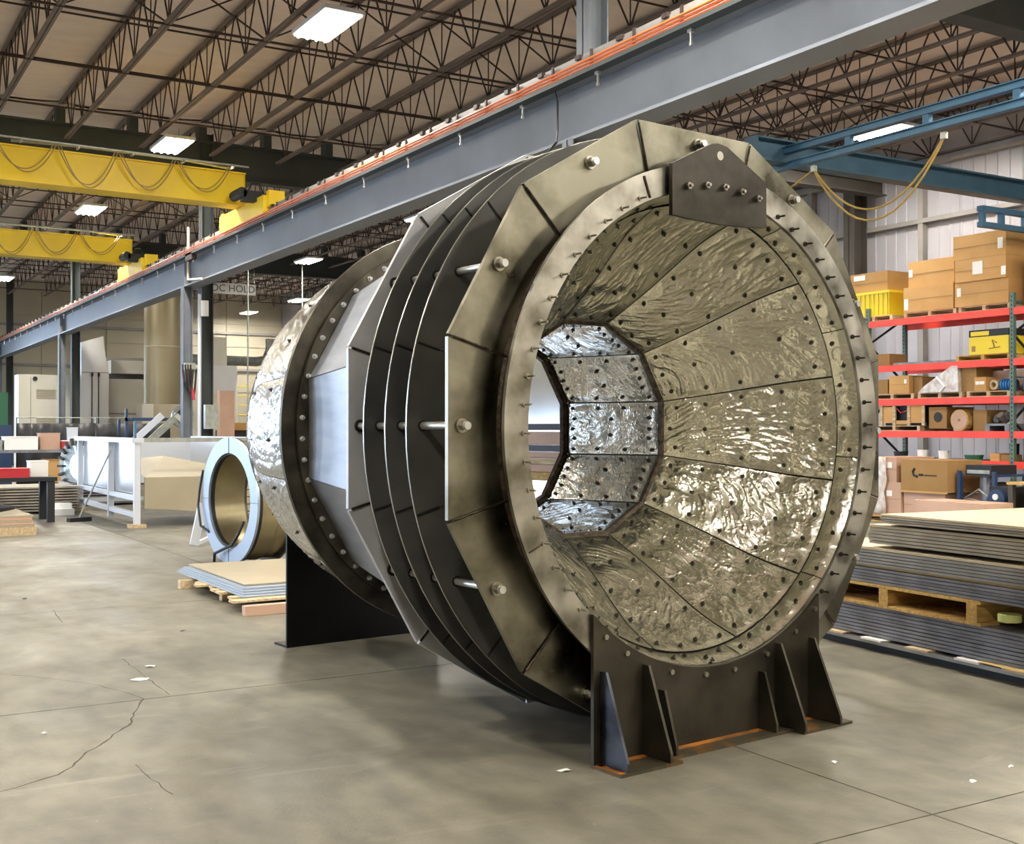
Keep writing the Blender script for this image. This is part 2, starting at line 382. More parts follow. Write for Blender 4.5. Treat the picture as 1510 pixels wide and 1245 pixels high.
MB().bb(XL, XR, YF, GY[1], Z_TOP, Z_TOP+.06).build('insulation_blanket', M['blanket'], ceil)
MB().bb(XL, JX[0], GY[1], YB, Z_TOP, Z_TOP+.06).build('insulation_blanket', M['blanket'], ceil)
JL = 15.4
# one joist
jt = MB()
for sx in (-.035, .035): jt.box((sx, JL/2, Z_TOP-.03), (.05, JL, .05))
jt = jt.build('roof_joist', M['chord'], ceil, loc=(JX[0], GY[1]+.2, 0))
jb = MB()
for sx in (-.03, .03): jb.box((sx, JL/2, Z_CH+.02), (.045, JL-1.2, .045))
jb.build('bottom_chord', M['chord'], jt)
jw = MB(); n = 13; dy = (JL-1.2)/n; zt, zb = Z_TOP-.05, Z_CH+.03
for k in range(n):
    y0 = .6+k*dy; ym = y0+dy/2; y1 = y0+dy
    jw.bar((0, ym-dy/2+.05, zt), (0, ym, zb), .022); jw.bar((0, ym, zb), (0, y1-.05, zt), .022)
    jw.bar((0, ym, zb), (0, ym, zt), .016)
jw.build('web', M['joist'], jt)
for gi in range(1, 4):
    for x in JX:
        if gi == 1 and x == JX[0]: continue
        cp(jt, ceil, loc=(x, GY[gi]+.2, 0))
for gi in range(1, 4):
    mb = MB(); y = GY[gi]
    ibeam_x(mb, y, -6, XR-.1, 7.38, 8.22, .34, .04, .03)
    go = mb.build('roof_girder', M['beamdk'], ceil)
    for x in JX: MB().bb(x-.09, x+.09, y-.16, y+.16, 8.22, 8.56).build('joist_seat', M['beamdk'], go)
for gi in range(1, 4):
    for k, fr in enumerate((.28, .44, .62, .80)):
        y = GY[gi]+15.6*fr
        MB().bb(JX[0], XR-.2, y-.018, y+.018, Z_CH-.012, Z_CH+.02).build('bridging', M['joist'], ceil)
        MB().bb(JX[0], XR-.2, y-.012, y+.012, Z_TOP-.08, Z_TOP-.05).build('bridging', M['joist'], ceil)
        if k in (1,):
            for x in JX[:-1]:
                MB().bar((x, y, Z_CH+.02), (x+JS, y, Z_TOP-.07), .022).bar((x, y, Z_TOP-.07), (x+JS, y, Z_CH+.02), .022).build('cross_brace', M['joist'], ceil)

# ------------------------------------------------------------------ ceiling lights
def lamp(x, y, z=7.45, label=None, seen=True, power=1.0):
    t = T('ceiling_light', label, 'ceiling light', (x, y, z), 0, 'high bay ceiling lights')
    MB().bb(-.3, .3, -.66, .66, .03, .09).build('housing', M['white'], t)
    MB().bb(-.27, .27, -.63, .63, .005, .03).build('lens', M['lens'], t)
    for sx in (-.21, -.07, .07, .21):
        MB().tube([(sx, -.62, 0), (sx, .62, 0)], .02, 8).build('tube', M['tube'], t)
    for sy in (-.5, .5): MB().bar((0, sy, .09), (0, sy, Z_CH-z if Z_CH > z else .2), .012).build('hanger', M['galv'], t)
    ld = bpy.data.lights.new('lamp_light', 'AREA'); ld.shape = 'RECTANGLE'; ld.size = .5; ld.size_y = 1.2; ld.energy = LAMP_W*power
    ld.color = (1.0, .95, .86)
    lo = bpy.data.objects.new('lamp_light', ld); col.objects.link(lo); lo.parent = t; lo.location = (0, 0, -.05)
    return t
LL = [(6.38, 15.9, 'large ceiling light nearest the camera, upper left above the crane beam'),
      (6.36, 24.3, 'ceiling light just above the nearer yellow crane bridge'),
      (6.38, 32.6, 'ceiling light seen between the two yellow crane bridges'),
      (6.42, 49.2, 'far ceiling light at the left picture edge under the second crane bridge'),
      (14.5, 29.1, 'ceiling light just above the top left rim of the large steel duct'),
      (14.8, 38.6, 'ceiling light left of the bluish post under the grey runway beam'),
      (18.95, 50.7, 'small far ceiling light close above the foil end of the duct'),
      (18.85, 57.4, 'round looking farthest ceiling light at the back wall'),
      (18.6, 16.5, 'ceiling light hanging beside the blue crane rail at the right')]
for x, y, l in LL: lamp(x, y, 7.6 if x == 18.6 else 7.45, l)
for x, y in ((6.4, 40.9), (-1.8, 15.9), (-1.8, 24.3), (-1.8, 32.6), (6.4, 7.5), (-1.8, 7.5), (14.5, 7.5), (14.5, 20.7), (6.4, -1), (-1.8, -1), (14.5, -1), 
             (-9.5, 7.5), (-9.5, 20), (6.4, -6.5), (14.5, -6.5), (18.6, 3), (10.5, 6.5), (10.5, -1), (2.3, 7.5)):  # pair between the middle and right rows is added to brighten the lower foil
    lamp(x, y, 7.45, 'ceiling light of the same rows or added between them, outside or hidden from the view')

# ------------------------------------------------------------------ runway beam, rail, conductors
rb = T('runway_beam', 'long slate grey crane runway beam crossing the picture diagonally', 'beam', (7.43, 0, 4.87))
ibeam_y(MB(), 0, -4.9, 59, 0, .66, .36, .035, .03).build('beam', M['beam'], rb)
st = MB()
for y in (26.7, 42.2, 57.7):
    for dy in (0,): st.bb(-.17, .17, y+dy-.008, y+dy+.008, .035, .625)
st.build('stiffener', M['beam'], rb)
MB().bb(-.15, .15, -4.9, 59, .66, .70).bb(-.12, .12, -4.9, 59, .70, .90).bb(-.035, .035, -4.9, 59, .90, .97).build('crane_rail', M['girt'], rb)
clip = MB().box((-.135, 0, .80), (.02, .035, .26)).box((-.13, .25, .90), (.05, .09, .05)).build('rail_clip', M['joist'], rb)
clip.location = (0, 9.0, 0)
for k in range(1, 66): cp(clip, rb, loc=(0, 9.0+k*.775, 0))
MB().bb(-.30, -.17, -4.9, 59, .615, .66).build('shaded_conductor_tray', M['beamdk'], rb)  # dark colour stands in for the shadow below the orange bars
for i in range(4):
    z = .66+.03*i; x = -.27
    MB().tube([(-.20-.026*i, -4.9, .676+.026*i), (-.20-.026*i, 59, .676+.026*i)], .0135, 6).build('conductor_bar', M['orange'], rb)
hg = MB().tube([(-.2, 0, .60), (-.2, 0, .47)], .014, 8).tube([(-.2, 0, .49), (-.2, 0, .46)], .022, 8).box((-.2, 0, .6), (.05, .06, .03)).build('hanger_clamp', M['zinc'], rb, loc=(0, 7.23, 0))
for k in range(1, 33): cp(hg, rb, loc=(0, 7.23+k*1.55, 0))
# cable drop on the beam near px 820
yd = onx(820, 180, 7.25).y
MB().tube([(-.2, yd, .62), (-.16, yd, .5), (-.16, yd, .16), (-.19, yd-.02, .04), (-.19, yd+.15, -.05)], .012, 6).build('cable', M['cableblk'], rb)
MB().tube([(-.19, 26.3, 1.3), (-.19, 26.3, .7), (-.19, 26.3, .12), (-.19, 25.2, .02)], .03, 6).build('conduit', M['cream'], rb)
jb_ = MB().box((-.24, 25.9, .58), (.12, .5, .16)).build('junction_box', M['joist'], rb)

# ------------------------------------------------------------------ columns
def column(name, label, x, y, w, d, z1, m, flangex=True):
    t = T(name, label, 'column', (x, y, 0), 0, None, 'structure')
    mb = MB()
    mb.bb(-w/2, -w/2+.02, -d/2, d/2, 0, z1).bb(w/2-.02, w/2, -d/2, d/2, 0, z1).bb(-w/2, w/2, -.01, .01, 0, z1)
    mb.build('shaft', m, t)
    MB().bb(-w/2-.06, w/2+.06, -d/2-.05, d/2+.05, 0, .025).build('base_plate', m, t)
    return t
cl = ['behind the duct under the near end of the runway beam', 'beside the tan tank left of the duct', 'left of the white booth', 'at the left picture edge']
cb = ['grey steel building column rising above the runway beam at the top of the picture', 'dark steel building column between tan tank and foil end', 'dark steel building column just left of the white booth', 'farthest dark building column at the left edge']
for i, y in enumerate(GY[1:4]+[57.7]):
    column('runway_column', 'steel crane runway column '+cl[i], 7.32, y, .22, .20, 4.87, M['colpaint'])
    column('steel_column', cb[i], 7.76, y+(.3 if i == 0 else 0), .27, .26, 8.4, M['colpaint'] if i == 0 else M['beamdk'])
for i, (y, l) in enumerate(((10.9, 'dark wall column on the right wall outside the frame'), (19.6, 'dark brown wall column behind the yellow bin'), (26.7, 'dark wall column hidden behind the duct'))):
    column('wall_column', l, XR-.42, y, .42, .34, 7.2, M['coldark'])

# ------------------------------------------------------------------ yellow cranes
def crane(y, label, rz, px_end, loops):
    t = T('bridge_crane', label, 'overhead crane', (7.2, y, 5.97), rz)
    L_ = 12.0
    mb = MB(); mb.bb(-L_, 0, -.22, -.19, .03, .60).bb(-L_, 0, .19, .22, .03, .60).bb(-L_, 0, -.26, .26, .6, .63).bb(-L_, 0, -.26, .26, 0, .03).bb(-.03, 0, -.22, .22, 0, .6)
    mb.build('bridge_girder', M['yellow'], t)
    # end truck on the rail
    e = T('end_truck', None, None, (0, 0, 0)); del_ = None
    e.parent = t; e.rotation_euler.z = -rz
    MB().bb(-.02, .42, -1.35, 1.35, -.32, .02).build('truck_beam', M['yellow'], e)
    for sy in (-1.25, 1.25):
        MB().tube([(.12, sy, -.18), (.30, sy, -.18)], .14, 16).build('wheel', M['joist'], e)
        MB().box((.2, sy*1.12, -.05), (.3, .16, .3)).build('bumper', M['yellow'], e)
    MB().tube([(-.3, -.5, .1), (-.3, -1.0, .1)], .1, 12).box((-.1, -.9, .05), (.35, .2, .2)).build('drive_motor', M['black'], e)
    MB().tube([(-.15, -.75, .1), (-.05, -.8, .32), (.05, -.95, .3), (.1, -1.1, .0)], .015, 6).build('motor_cable', M['cableblk'], e)
    # festoon track and loops
    MB().bb(-L_, .0, -.42, -.38, .70, .73).build('festoon_track', M['galv'], t)
    for k in range(13):
        MB().box((-.3-k*.95, -.34, .68), (.03, .16, .04)).build('track_bracket', M['galv'], t)
    for k in range(loops):
        x0 = -.35-k*1.06; 
        for d in (0, .05):
            MB().tube(sag((x0-d, -.40, .68), (x0-.98-d, -.40, .66), .52+.08*((k*7) % 3)-d, 16), .011, 5).build('festoon_cable', M['cable'], t)
    MB().tube([(-4.2, 0, .75), (-3.0, .02, .8), (-1.2, .02, .8), (-.2, .02, .74)], .025, 6).build('rail_top', M['galv'], t)
    return t
c1 = crane(22.4, 'nearer large yellow overhead crane bridge with looped festoon cables', R_(2.6), 0, 9)
c2 = crane(31.7, 'farther smaller looking yellow crane bridge at the left', R_(2.0), 0, 8)

# ------------------------------------------------------------------ blue light crane at the right
bbm = T('blue_support_beam', 'dark blue support beam running to the right wall above the rack', 'beam', (0, 13.5, 5.75))
ibeam_x(MB(), 0, 12.3, XR-.3, 0, .36, .28, .03, .02).build('beam', M['bluedk'], bbm)
MB().bb(12.28, 12.31, -.14, .14, 0, .36).build('end_plate', M['bluedk'], bbm)
brb = T('brown_header_beam', 'dark brown header beam from the blue crane to the wall column', 'beam', (0, 18.9, 7.0))
ibeam_x(MB(), 0, 14.5, XR-.3, 0, .34, .3, .03, .02).build('beam', M['coldark'], brb)
wc = T('blue_crane_bridge', 'light blue twin rail crane bridge with hanging yellow hose loops', 'overhead crane', (13.0, 0, 5.68))
for z, n_ in ((0, 'lower_rail'), (.24, 'upper_rail')):
    MB().bb(-.06, .06, 6.0, 14.6, z, z+.085).bb(-.10, .10, 6.0, 14.6, z+.085, z+.1).build(n_, M['blue'], wc)
for y in (6.6, 8.0, 9.4, 10.8, 12.2, 13.6): MB().bb(-.045, .045, y-.05, y+.05, .1, .24).build('spacer_post', M['blue'], wc)
for a, b, d in ((onx(1145, 290, 13), onx(1200, 250, 13), .0), (onx(1200, 250, 13), onx(1392, 201, 13), .78), (onx(1200, 252, 13), onx(1392, 203, 13), .92)):
    pts = sag(a, b, d) if d else [a, a.lerp(b, .5)+Vector((0, 0, -.02)), b]
    MB().tube([p-Vector((13.0, 0, 5.68)) for p in pts], .016, 6).build('hose', M['cable'], wc)
for q in (onx(1200, 249, 13), onx(1392, 200, 13)):
    MB().box(q-Vector((13.0, 0, 5.68)), (.06, .08, .09)).build('hose_trolley', M['galv'], wc)
ls = T('blue_end_truck', 'small blue end truck frame under the support beam at the right edge', 'crane part', (17.6, 13.5, 5.2))
MB().bb(0, 3.0, -.06, .06, .28, .37).build('top_rail', M['blue'], ls)
MB().bb(0, 3.0, -.06, .06, 0, .09).build('bottom_rail', M['blue'], ls)
for x in (.03, .55, 1.2): MB().bb(x, x+.07, -.05, .05, .09, .28).build('post', M['blue'], ls)
MB().bb(1.3, 1.4, -.05, .05, .37, .55).build('hanger', M['bluedk'], ls)

# ------------------------------------------------------------------ THE DUCT
CY = R_(6.0)
duct = T('insulated_duct_section', 'huge stainless steel duct section with bellows fins and crinkled foil lining on black saddles', 'duct section', (4.147, 4.863, 0), CY)
CZ = 1.66
def pol(R, a, t): return (math.cos(R_(a))*R, t, CZ+math.sin(R_(a))*R)
# front ring flange (annulus)
def annulus(name, m, r0, r1, t0, t1, n=96, poly=0, a0=0, a1=360, par=duct, smooth=35):
    mb = MB(); n_ = 12 if poly else n; off = 15 if poly else 0
    mb.rev([(t0, r0), (t0, r1), (t1, r1), (t1, r0)], n_, a0+off, a1+off, CZ)
    return mb.build(name, m, par, smooth)
ring = annulus('front_ring', M['stain_ring'], 1.26, 1.40, -.022, 0, 120)
annulus('ring_collar', M['band'], 1.26, 1.33, 0, .12, 96)
# polygon plate: twelve welded segments, inner edge round
def poly_seg(a_mid, r_in, R_c, t0, t1, flat=True, bulge=0.0, gap=.25):
    mb = MB(); n_ = 10; inn = []; out = []
    for i in range(n_+1):
        a = a_mid-15+gap+(30-2*gap)*i/n_; inn.append((math.cos(R_(a))*r_in, CZ+math.sin(R_(a))*r_in))
        rr = R_c*math.cos(R_(15))/math.cos(R_(a-a_mid)) if flat else R_c
        rr += bulge*(1-((a-a_mid)/15)**2)
        out.append((math.cos(R_(a))*rr, CZ+math.sin(R_(a))*rr))
    return mb.prism(out+inn[::-1], t0, t1)
for k in range(12):
    a = 30*k
    s_ = poly_seg(a, 1.28, 1.675, .12, .145).build('polygon_plate', M['stain'], duct)
    w = MB().tube([pol(1.29, a+15, .113), pol(1.45, a+15, .112), pol(1.655, a+15, .113)], .0065, 6).build('weld_seam', M['weld'], s_)
    # narrow return lip behind polygon plate
mbw = MB(); mbw.rev([(.105, 1.30), (.10, 1.325), (.122, 1.345), (.122, 1.30)], 96, cz=CZ).build('ring_weld', M['weld'], duct, 35)
# bellows fins
FT = (.455, .655, .87)
for i, t in enumerate(FT):
    fin = T('bellows_fin', None, None); fin.parent = duct
    for k in range(12):
        s_ = poly_seg(30*k, 1.22, 1.635, t, t+.014, False, .0, .12).build('fin_plate', M['fin'], fin)
    for k in range(12):
        a = 30*k+15
        MB().tube([pol(1.50, a, t-.003), pol(1.63, a, t-.003)], .006, 5).build('fin_weld', M['black'], fin)
    MB().rev([(t-.001, 1.633), (t-.001, 1.637), (t+.008, 1.637), (t+.008, 1.633)], 96, cz=CZ).build('fin_edge', M['bolt'], fin, 35)
dfl = T('rear_bellows_flange', None, None); dfl.parent = duct
for k in range(12):
    s_ = poly_seg(30*k, 1.30, 1.668, 1.075, 1.10).build('flange_plate', M['dplate'], dfl)
    MB().tube([pol(1.45, 30*k+15, 1.070), pol(1.65, 30*k+15, 1.070)], .008, 5).build('weld_seam', M['weld'], dfl)
# bellows inner core
MB().rev([(.145, 1.25), (.145, 1.24), (1.10, 1.24), (1.10, 1.25)], 72, cz=CZ).build('bellows_core', M['liner'], duct, 35)
for t in (.30, .555, .76, .98):
    MB().rev([(t-.08, 1.25), (t, 1.36), (t+.08, 1.25)], 72, cz=CZ, closed=False).build('bellows_convolution', M['fin'], duct, 35)
# tie rods
for k in range(12):
    a = 30*k-.5
    x, _, z = pol(1.545, a, 0)
    rod = MB().tube([(x, .062, z), (x, 1.16, z)], .019, 12).build('tie_rod', M['zinc'], duct, 40)
    MB().tube([(x, .118, z), (x, .108, z)], .034, 20).build('washer', M['bolt'], rod)
    MB().tube([(x, .108, z), (x, .080, z)], .024, 6).build('nut', M['bolt'], rod)
    MB().tube([(x, 1.068, z), (x, 1.06, z)], .034, 16).build('grommet', M['cableblk'], rod)
    for t in FT: MB().tube([(x, t-.001, z), (x, t-.006, z)], .026, 14).build('rod_bushing', M['cableblk'], rod)
# conical shell, twelve plates
for k in range(12):
    mb = MB(); n_ = 8; A = []; B = []
    for i in range(n_+1):
        a = 30*k-15+.15+29.7*i/n_
        ff = math.cos(R_(14))/math.cos(R_(a-30*k)); A.append(pol(1.475*ff, a, 1.10)); B.append(pol(1.222*ff, a, 2.37))
    o = 0
    for i in range(n_+1): mb.v += [A[i], B[i]]
    for i in range(n_): mb.f.append((2*i, 2*i+2, 2*i+3, 2*i+1))
    s_ = mb.build('shell_plate', M['shell'], duct, True)
    MB().tube([pol(1.478, 30*k+15, 1.10), pol(1.224, 30*k+15, 2.37)], .006, 5).build('weld_seam', M['weld'], s_)
MB().rev([(1.10, 1.43), (2.37, 1.185)], 72, cz=CZ, closed=False).build('shell_backing', M['liner'], duct, 35)
# bolted rings
bf = annulus('bolted_flange', M['band'], 1.15, 1.267, 2.36, 2.385)
for k in range(58):
    a = k*360/58+3
    x, _, z = pol(1.238, a, 0)
    MB().tube([(x, 2.36, z), (x, 2.352, z)], .017, 10).tube([(x, 2.352, z), (x, 2.332, z)], .011, 8).build('bolt', M['zinc'], bf)
annulus('rear_flange', M['band'], 1.15, 1.365, 2.39, 2.42)
annulus('flange_gasket', M['liner'], 1.16, 1.25, 2.385, 2.39)

# --- foil surfaces
def foil_panel(name, prof, a0, a1, nu, nv, m, par, inward, seed, flat, pins, amp, stretch=(2.2, 9), pil=.018):
    """prof: list of (t, R); flat(v) -> blend to a flat facet; pins: list of (u,v) 0..1"""
    segs = []; tot = 0
    for (ta, ra), (tb, rb_) in zip(prof, prof[1:]):
        l = math.hypot(tb-ta, rb_-ra); segs.append((tot, l, ta, ra, tb, rb_)); tot += l
    def P(v):
        d = v*tot
        for (s0, l, ta, ra, tb, rb_) in segs:
            if d <= s0+l+1e-9:
                f = (d-s0)/l; return ta+(tb-ta)*f, ra+(rb_-ra)*f, (tb-ta)/l, (rb_-ra)/l
        return segs[-1][4], segs[-1][5], 1, 0
    mid = (a0+a1)/2; half = (a1-a0)/2; sg = -1 if inward else 1
    pp = []
    for (u, v) in pins:
        t, r, _, _ = P(v); pp.append((u*R_(a1-a0)*r, v*tot))
    mb = MB(); H_ = {}
    def hgt(u, v, t, r):
        x = u*R_(a1-a0)*r; y = v*tot
        e = min(u*R_(a1-a0)*r, (1-u)*R_(a1-a0)*r, v*tot, (1-v)*tot); ed = 1-math.exp(-(e/.035)**2) if e > 0 else 0
        dm = 9
        for (px, py) in pp: dm = min(dm, (px-x)**2+(py-y)**2)
        q = 1-.85*math.exp(-dm/.0035)
        h = pil*q
        # crinkles
        w = noise.noise(Vector((x*2.5+seed, y*2.5, 1.7)))*.6
        ang = noise.noise(Vector((x*1.1+seed*3, y*1.1, 7.0)))*1.2
        cx, sx = math.cos(ang), math.sin(ang); xx = x*cx-y*sx; yy = x*sx+y*cx
        n1 = 1-abs(noise.noise(Vector((xx*stretch[1]+w, yy*stretch[0]+seed, 2.0))))*2
        n2 = 1-abs(noise.noise(Vector((xx*stretch[1]*2.1+w*2, yy*stretch[0]*2.4, seed+4.0))))*2
        n3 = noise.noise(Vector((x*5, y*5, seed+9)))
        h += amp*(.8*max(n1, 0)**3+.55*max(n2, 0)**3+.3*n3)*q
        return h*ed
    for j in range(nv+1):
        v = j/nv; t, r, dt, dr = P(v); b = flat(v)
        for i in range(nu+1):
            u = i/nu; a = a0+(a1-a0)*u
            rr = r*((1-b)+b*math.cos(R_(half))/math.cos(R_(a-mid)))
            h = hgt(u, v, t, r)
            nr, ntt = (dt, -dr)
            rr2 = rr+sg*h*abs(nr); t2 = t+(sg*h*ntt if nr >= 0 else -sg*h*ntt)
            mb.v.append(pol(rr2, a, t2))
    for j in range(nv):
        for i in range(nu): q = j*(nu+1)+i; mb.f.append((q, q+1, q+nu+2, q+nu+1))
    o = mb.build(name, m, par)
    for p in o.data.polygons: p.use_smooth = True
    # pins
    for (u, v) in pins:
        t, r, dt, dr = P(v); b = flat(v); a = a0+(a1-a0)*u
        rr = r*((1-b)+b*math.cos(R_(half))/math.cos(R_(a-mid)))
        h = hgt(u, v, t, r)+.003
        c = Vector(pol(rr+sg*h*abs(dt), a, t - sg*h*dr*(1 if dt >= 0 else -1)))
        nrm = Vector((math.cos(R_(a))*sg*abs(dt), -sg*dr, math.sin(R_(a))*sg*abs(dt))).normalized()
        px = PIN.copy(); px.name = 'pin'; col.objects.link(px); px.parent = o; px.location = c
        px.rotation_mode = 'QUATERNION'; px.rotation_quaternion = Vector((0, 0, 1)).rotation_difference(nrm)
    return o
pm = MB().tube([(0, 0, -.004), (0, 0, .004)], .0125, 10).tube([(0, 0, .004), (0, 0, .016)], .0045, 6)
PIN = pm.build('pin', M['pin'], duct); PIN.location = (0, .0, CZ-1.24)
PIN.hide_render = False
liner = duct
def jit(l, s=.02): return [(u+rnd.uniform(-s, s), v+rnd.uniform(-s, s)) for u, v in l]
conepins = [(.12, .07), (.37, .07), (.63, .07), (.88, .07), (.1, .3), (.5, .24), (.9, .3), (.1, .52), (.5, .5), (.9, .52), (.12, .73), (.5, .74), (.88, .73), (.14, .93), (.5, .94), (.86, .93)]
cylpins = [(.09, .08), (.3, .1), (.5, .09), (.7, .1), (.91, .08), (.09, .36), (.36, .5), (.09, .64), (.91, .36), (.68, .5), (.91, .64), (.09, .92), (.3, .91), (.5, .92), (.7, .91), (.91, .92)]
def curve(pts, n_=24):
    out = []
    P_ = [pts[0]]+pts+[pts[-1]]
    for i in range(1, len(P_)-2):
        for j in range(n_//(len(pts)-1)):
            t = j/(n_//(len(pts)-1)); a_, b_, c_, d_ = P_[i-1:i+3]
            out.append(tuple(.5*(2*b_[q]+(c_[q]-a_[q])*t+(2*a_[q]-5*b_[q]+4*c_[q]-d_[q])*t*t+(3*b_[q]-a_[q]-3*c_[q]+d_[q])*t**3) for q in (0, 1)))
    return out+[pts[-1]]
CONE = curve([(.12, 1.205), (.38, 1.09), (.72, .86), (1.04, .668)])
for k in range(12):
    a = 30*k
    foil_panel('cone_foil', CONE, a-15+.25, a+15-.25, 80, 150, M['foil'], duct, True, k*3.1, lambda v: v*v, jit(conepins), .0085, (5.5, 17), .010)
    foil_panel('throat_foil', [(1.07, .665), (2.04, .695)], a-15+.4, a+15-.4, 40, 80, M['foil_in'], duct, True, 40+k*2.3, lambda v: 1.0, jit(cylpins, .01), .0075, (4.5, 20), .010)
for k in range(10):
    a = 36*k+10
    foil_panel('lip_foil', [(-.004, 1.257), (.035, 1.238), (.12, 1.212)], a-18+.15, a+18-.15, 70, 10, M['foil'], duct, True, 80+k*1.3, lambda v: 0.0,
               jit([(.06, .4), (.22, .72), (.39, .4), (.56, .72), (.73, .4), (.9, .72)], .012), .008, (4, 8), .008)
MB().rev([(-.003, 1.262), (.12, 1.235), (.36, 1.17), (.72, .93), (1.045, .72), (1.06, .70), (2.05, .73), (2.08, .80)], 72, cz=CZ, closed=False).build('liner_backing', M['liner'], liner, 35)
# throat rims (dark polygonal seams)
MB().rev([(1.035, .672), (1.04, .650), (1.07, .650), (1.075, .672)], 12, 15, 375, CZ).build('throat_rim', M['weld'], liner)
MB().rev([(2.035, .70), (2.04, .662), (2.07, .655), (2.09, .67), (2.09, .72)], 12, 15, 375, CZ).build('throat_rim', M['weld'], liner)
# rear body
MB().rev([(2.08, .74), (2.10, .95), (3.72, .955)], 96, cz=CZ, closed=False).build('rear_inner_shell', M['mirror'], duct, 35)
rc = curve([(2.425, 1.30), (2.75, 1.265), (3.05, 1.215), (3.35, 1.13), (3.72, .985)])
for k in range(12):
    foil_panel('jacket_foil', rc, 30*k-15+.1, 30*k+15-.1, 48, 100, M['foil_out'], duct, False, 120+k*1.7, lambda v: 0.0,
               jit([(.1, .3), (.6, .28), (.1, .65), (.6, .68), (.3, .92), (.8, .92)], .03) , .009, (4.5, 18), .006)
annulus('rear_end_ring', M['band'], .955, 1.0, 3.70, 3.73)
for a0_, a1_, m_ in ((2.2, -.8, 'black'), (-1.5, -7.6, 'card3'), (-7.8, -10.6, 'black'), (-11, -13.5, 'card3'), (-13.8, -16.8, 'woodlt'), (-17.1, -20.5, 'card3'), (-20.8, -24, 'wood')):  # coloured strips stand in for the striped reflection in the polished inner shell
    MB().rev([(2.3, .955), (2.3, .935), (3.68, .935), (3.68, .955)], 3, a1_, a0_, CZ).build('reflection_strip', M[m_], duct)
# studs on the front ring
studs = []
for k in range(60):
    a = k*6+1
    if 68 < a < 112 or 226 < a < 312: continue
    studs.append(a)
for a in studs:
    x, _, z = pol(1.288, a, 0)
    MB().tube([(x, -.022, z), (x, -.030, z)], .014, 10).tube([(x, -.030, z), (x, -.075, z)], .0055, 6).build('stud', M['pin'] if -100 < ((a+180) % 360)-180 < 80 else M['bolt'], ring)
MB().tube([pol(1.27, 112, -.023), pol(1.385, 112, -.023)], .008, 6).build('weld_seam', M['weld'], ring)
MB().tube([pol(1.27, 205, -.024), pol(1.385, 205, -.024)], .004, 6).build('weld_seam', M['weld'], ring)
# lifting lug plate
lug = MB()
outl = [(-.358, 1.10), (-.358, 1.365), (-.07, 1.505), (-.02, 1.515), (.05, 1.505), (.361, 1.35), (.361, 1.105)]
bot = [(.18, 1.09), (0, 1.085), (-.18, 1.09)]
poly = [(x, CZ+z) for x, z in outl+bot]
lug.prism(poly, -.065, -.04)
lg = lug.build('lifting_lug', M['lug'], duct)
for s in (-.253, -.118, .016, .148, .278):
    z = CZ+math.sqrt(1.283**2-s*s)
    MB().tube([(s, -.065, z), (s, -.088, z)], .019, 6).tube([(s, -.088, z), (s, -.105, z)], .009, 8).build('bolt', M['bolt'], lg)
MB().tube([(-.005, -.0655, CZ+1.45), (-.005, -.067, CZ+1.45)], .024, 20).build('lifting_hole', M['bolt'], lg)
MB().bb(-.3, .3, -.04, -.022, CZ+1.2, CZ+1.34).build('backing_plate', M['lug'], lg)
# front saddle
def saddle_poly(s0, s1, top, R):
    n_ = 28; pts = [(s0, 0), (s1, 0), (s1, CZ-math.sqrt(R*R-s1*s1))]
    for i in range(1, n_):
        s = s1+(s0-s1)*i/n_; pts.append((s, CZ-math.sqrt(R*R-s*s)))
    pts.append((s0, CZ-math.sqrt(R*R-s0*s0)))
    return pts
sad = MB().prism(saddle_poly(-.875, .83, 0, 1.262), -.045, -.023).build('saddle_plate', M['mill'], duct)
for (s, t_, h) in ((-.825, .225, .47), (-.54, .228, .47), (-.43, .155, .33), (.325, .155, .33), (.46, .24, .47), (.745, .25, .47)):
    mb = MB(); x0, x1 = s-.008, s+.008
    yz = [(-.045, .016), (-.045-t_+.03, .016), (-.045-t_+.03, .06), (-.085, h), (-.045, h)]
    o = 0
    for x in (x0, x1):
        for y, z in yz: mb.v.append((x, y, z))
    mb.f += [(0, 1, 2, 3, 4), (9, 8, 7, 6, 5)] + [(i, 5+i, 5+(i+1) % 5, (i+1) % 5) for i in range(5)]
    mb.build('gusset', M['mill_daylit'] if s == -.825 else M['mill'], sad)
for a, b, t_ in ((-.875, -.465, .245), (.455, .87, .245), (-.465, .455, .17)):
    MB().bb(a, b, -t_, -.023 if t_ < .2 else -.023, 0, .015).build('foot_plate', M['rust'], sad)
for s in (-.66, -.35, -.1, .12, .38, .62, -.8, .79):
    z = CZ-math.sqrt(1.30**2-s*s)
    MB().tube([(s, -.045, z), (s, -.058, z)], .014, 8).build('bolt', M['bolt'], sad)
for a_, b_ in ((-.86, -.82), (-.81, -.55), (-.42, .31), (.47, .73), (.76, .81)):
    MB().bb(a_, b_, -.085, -.045, .015, .0175).build('rust_streak', M['rustor'], sad)
MB().bb(-.87, -.835, -.235, -.05, .015, .0175).build('rust_streak', M['rustor'], sad)
# rear saddle
MB().prism(saddle_poly(-.668, .668, 0, 1.0), 3.735, 3.755).build('rear_saddle_plate', M['mill_black'], duct)
MB().bb(-.668, .668, 3.755, 3.95, 0, .015).build('rear_foot_plate', M['mill_black'], duct)


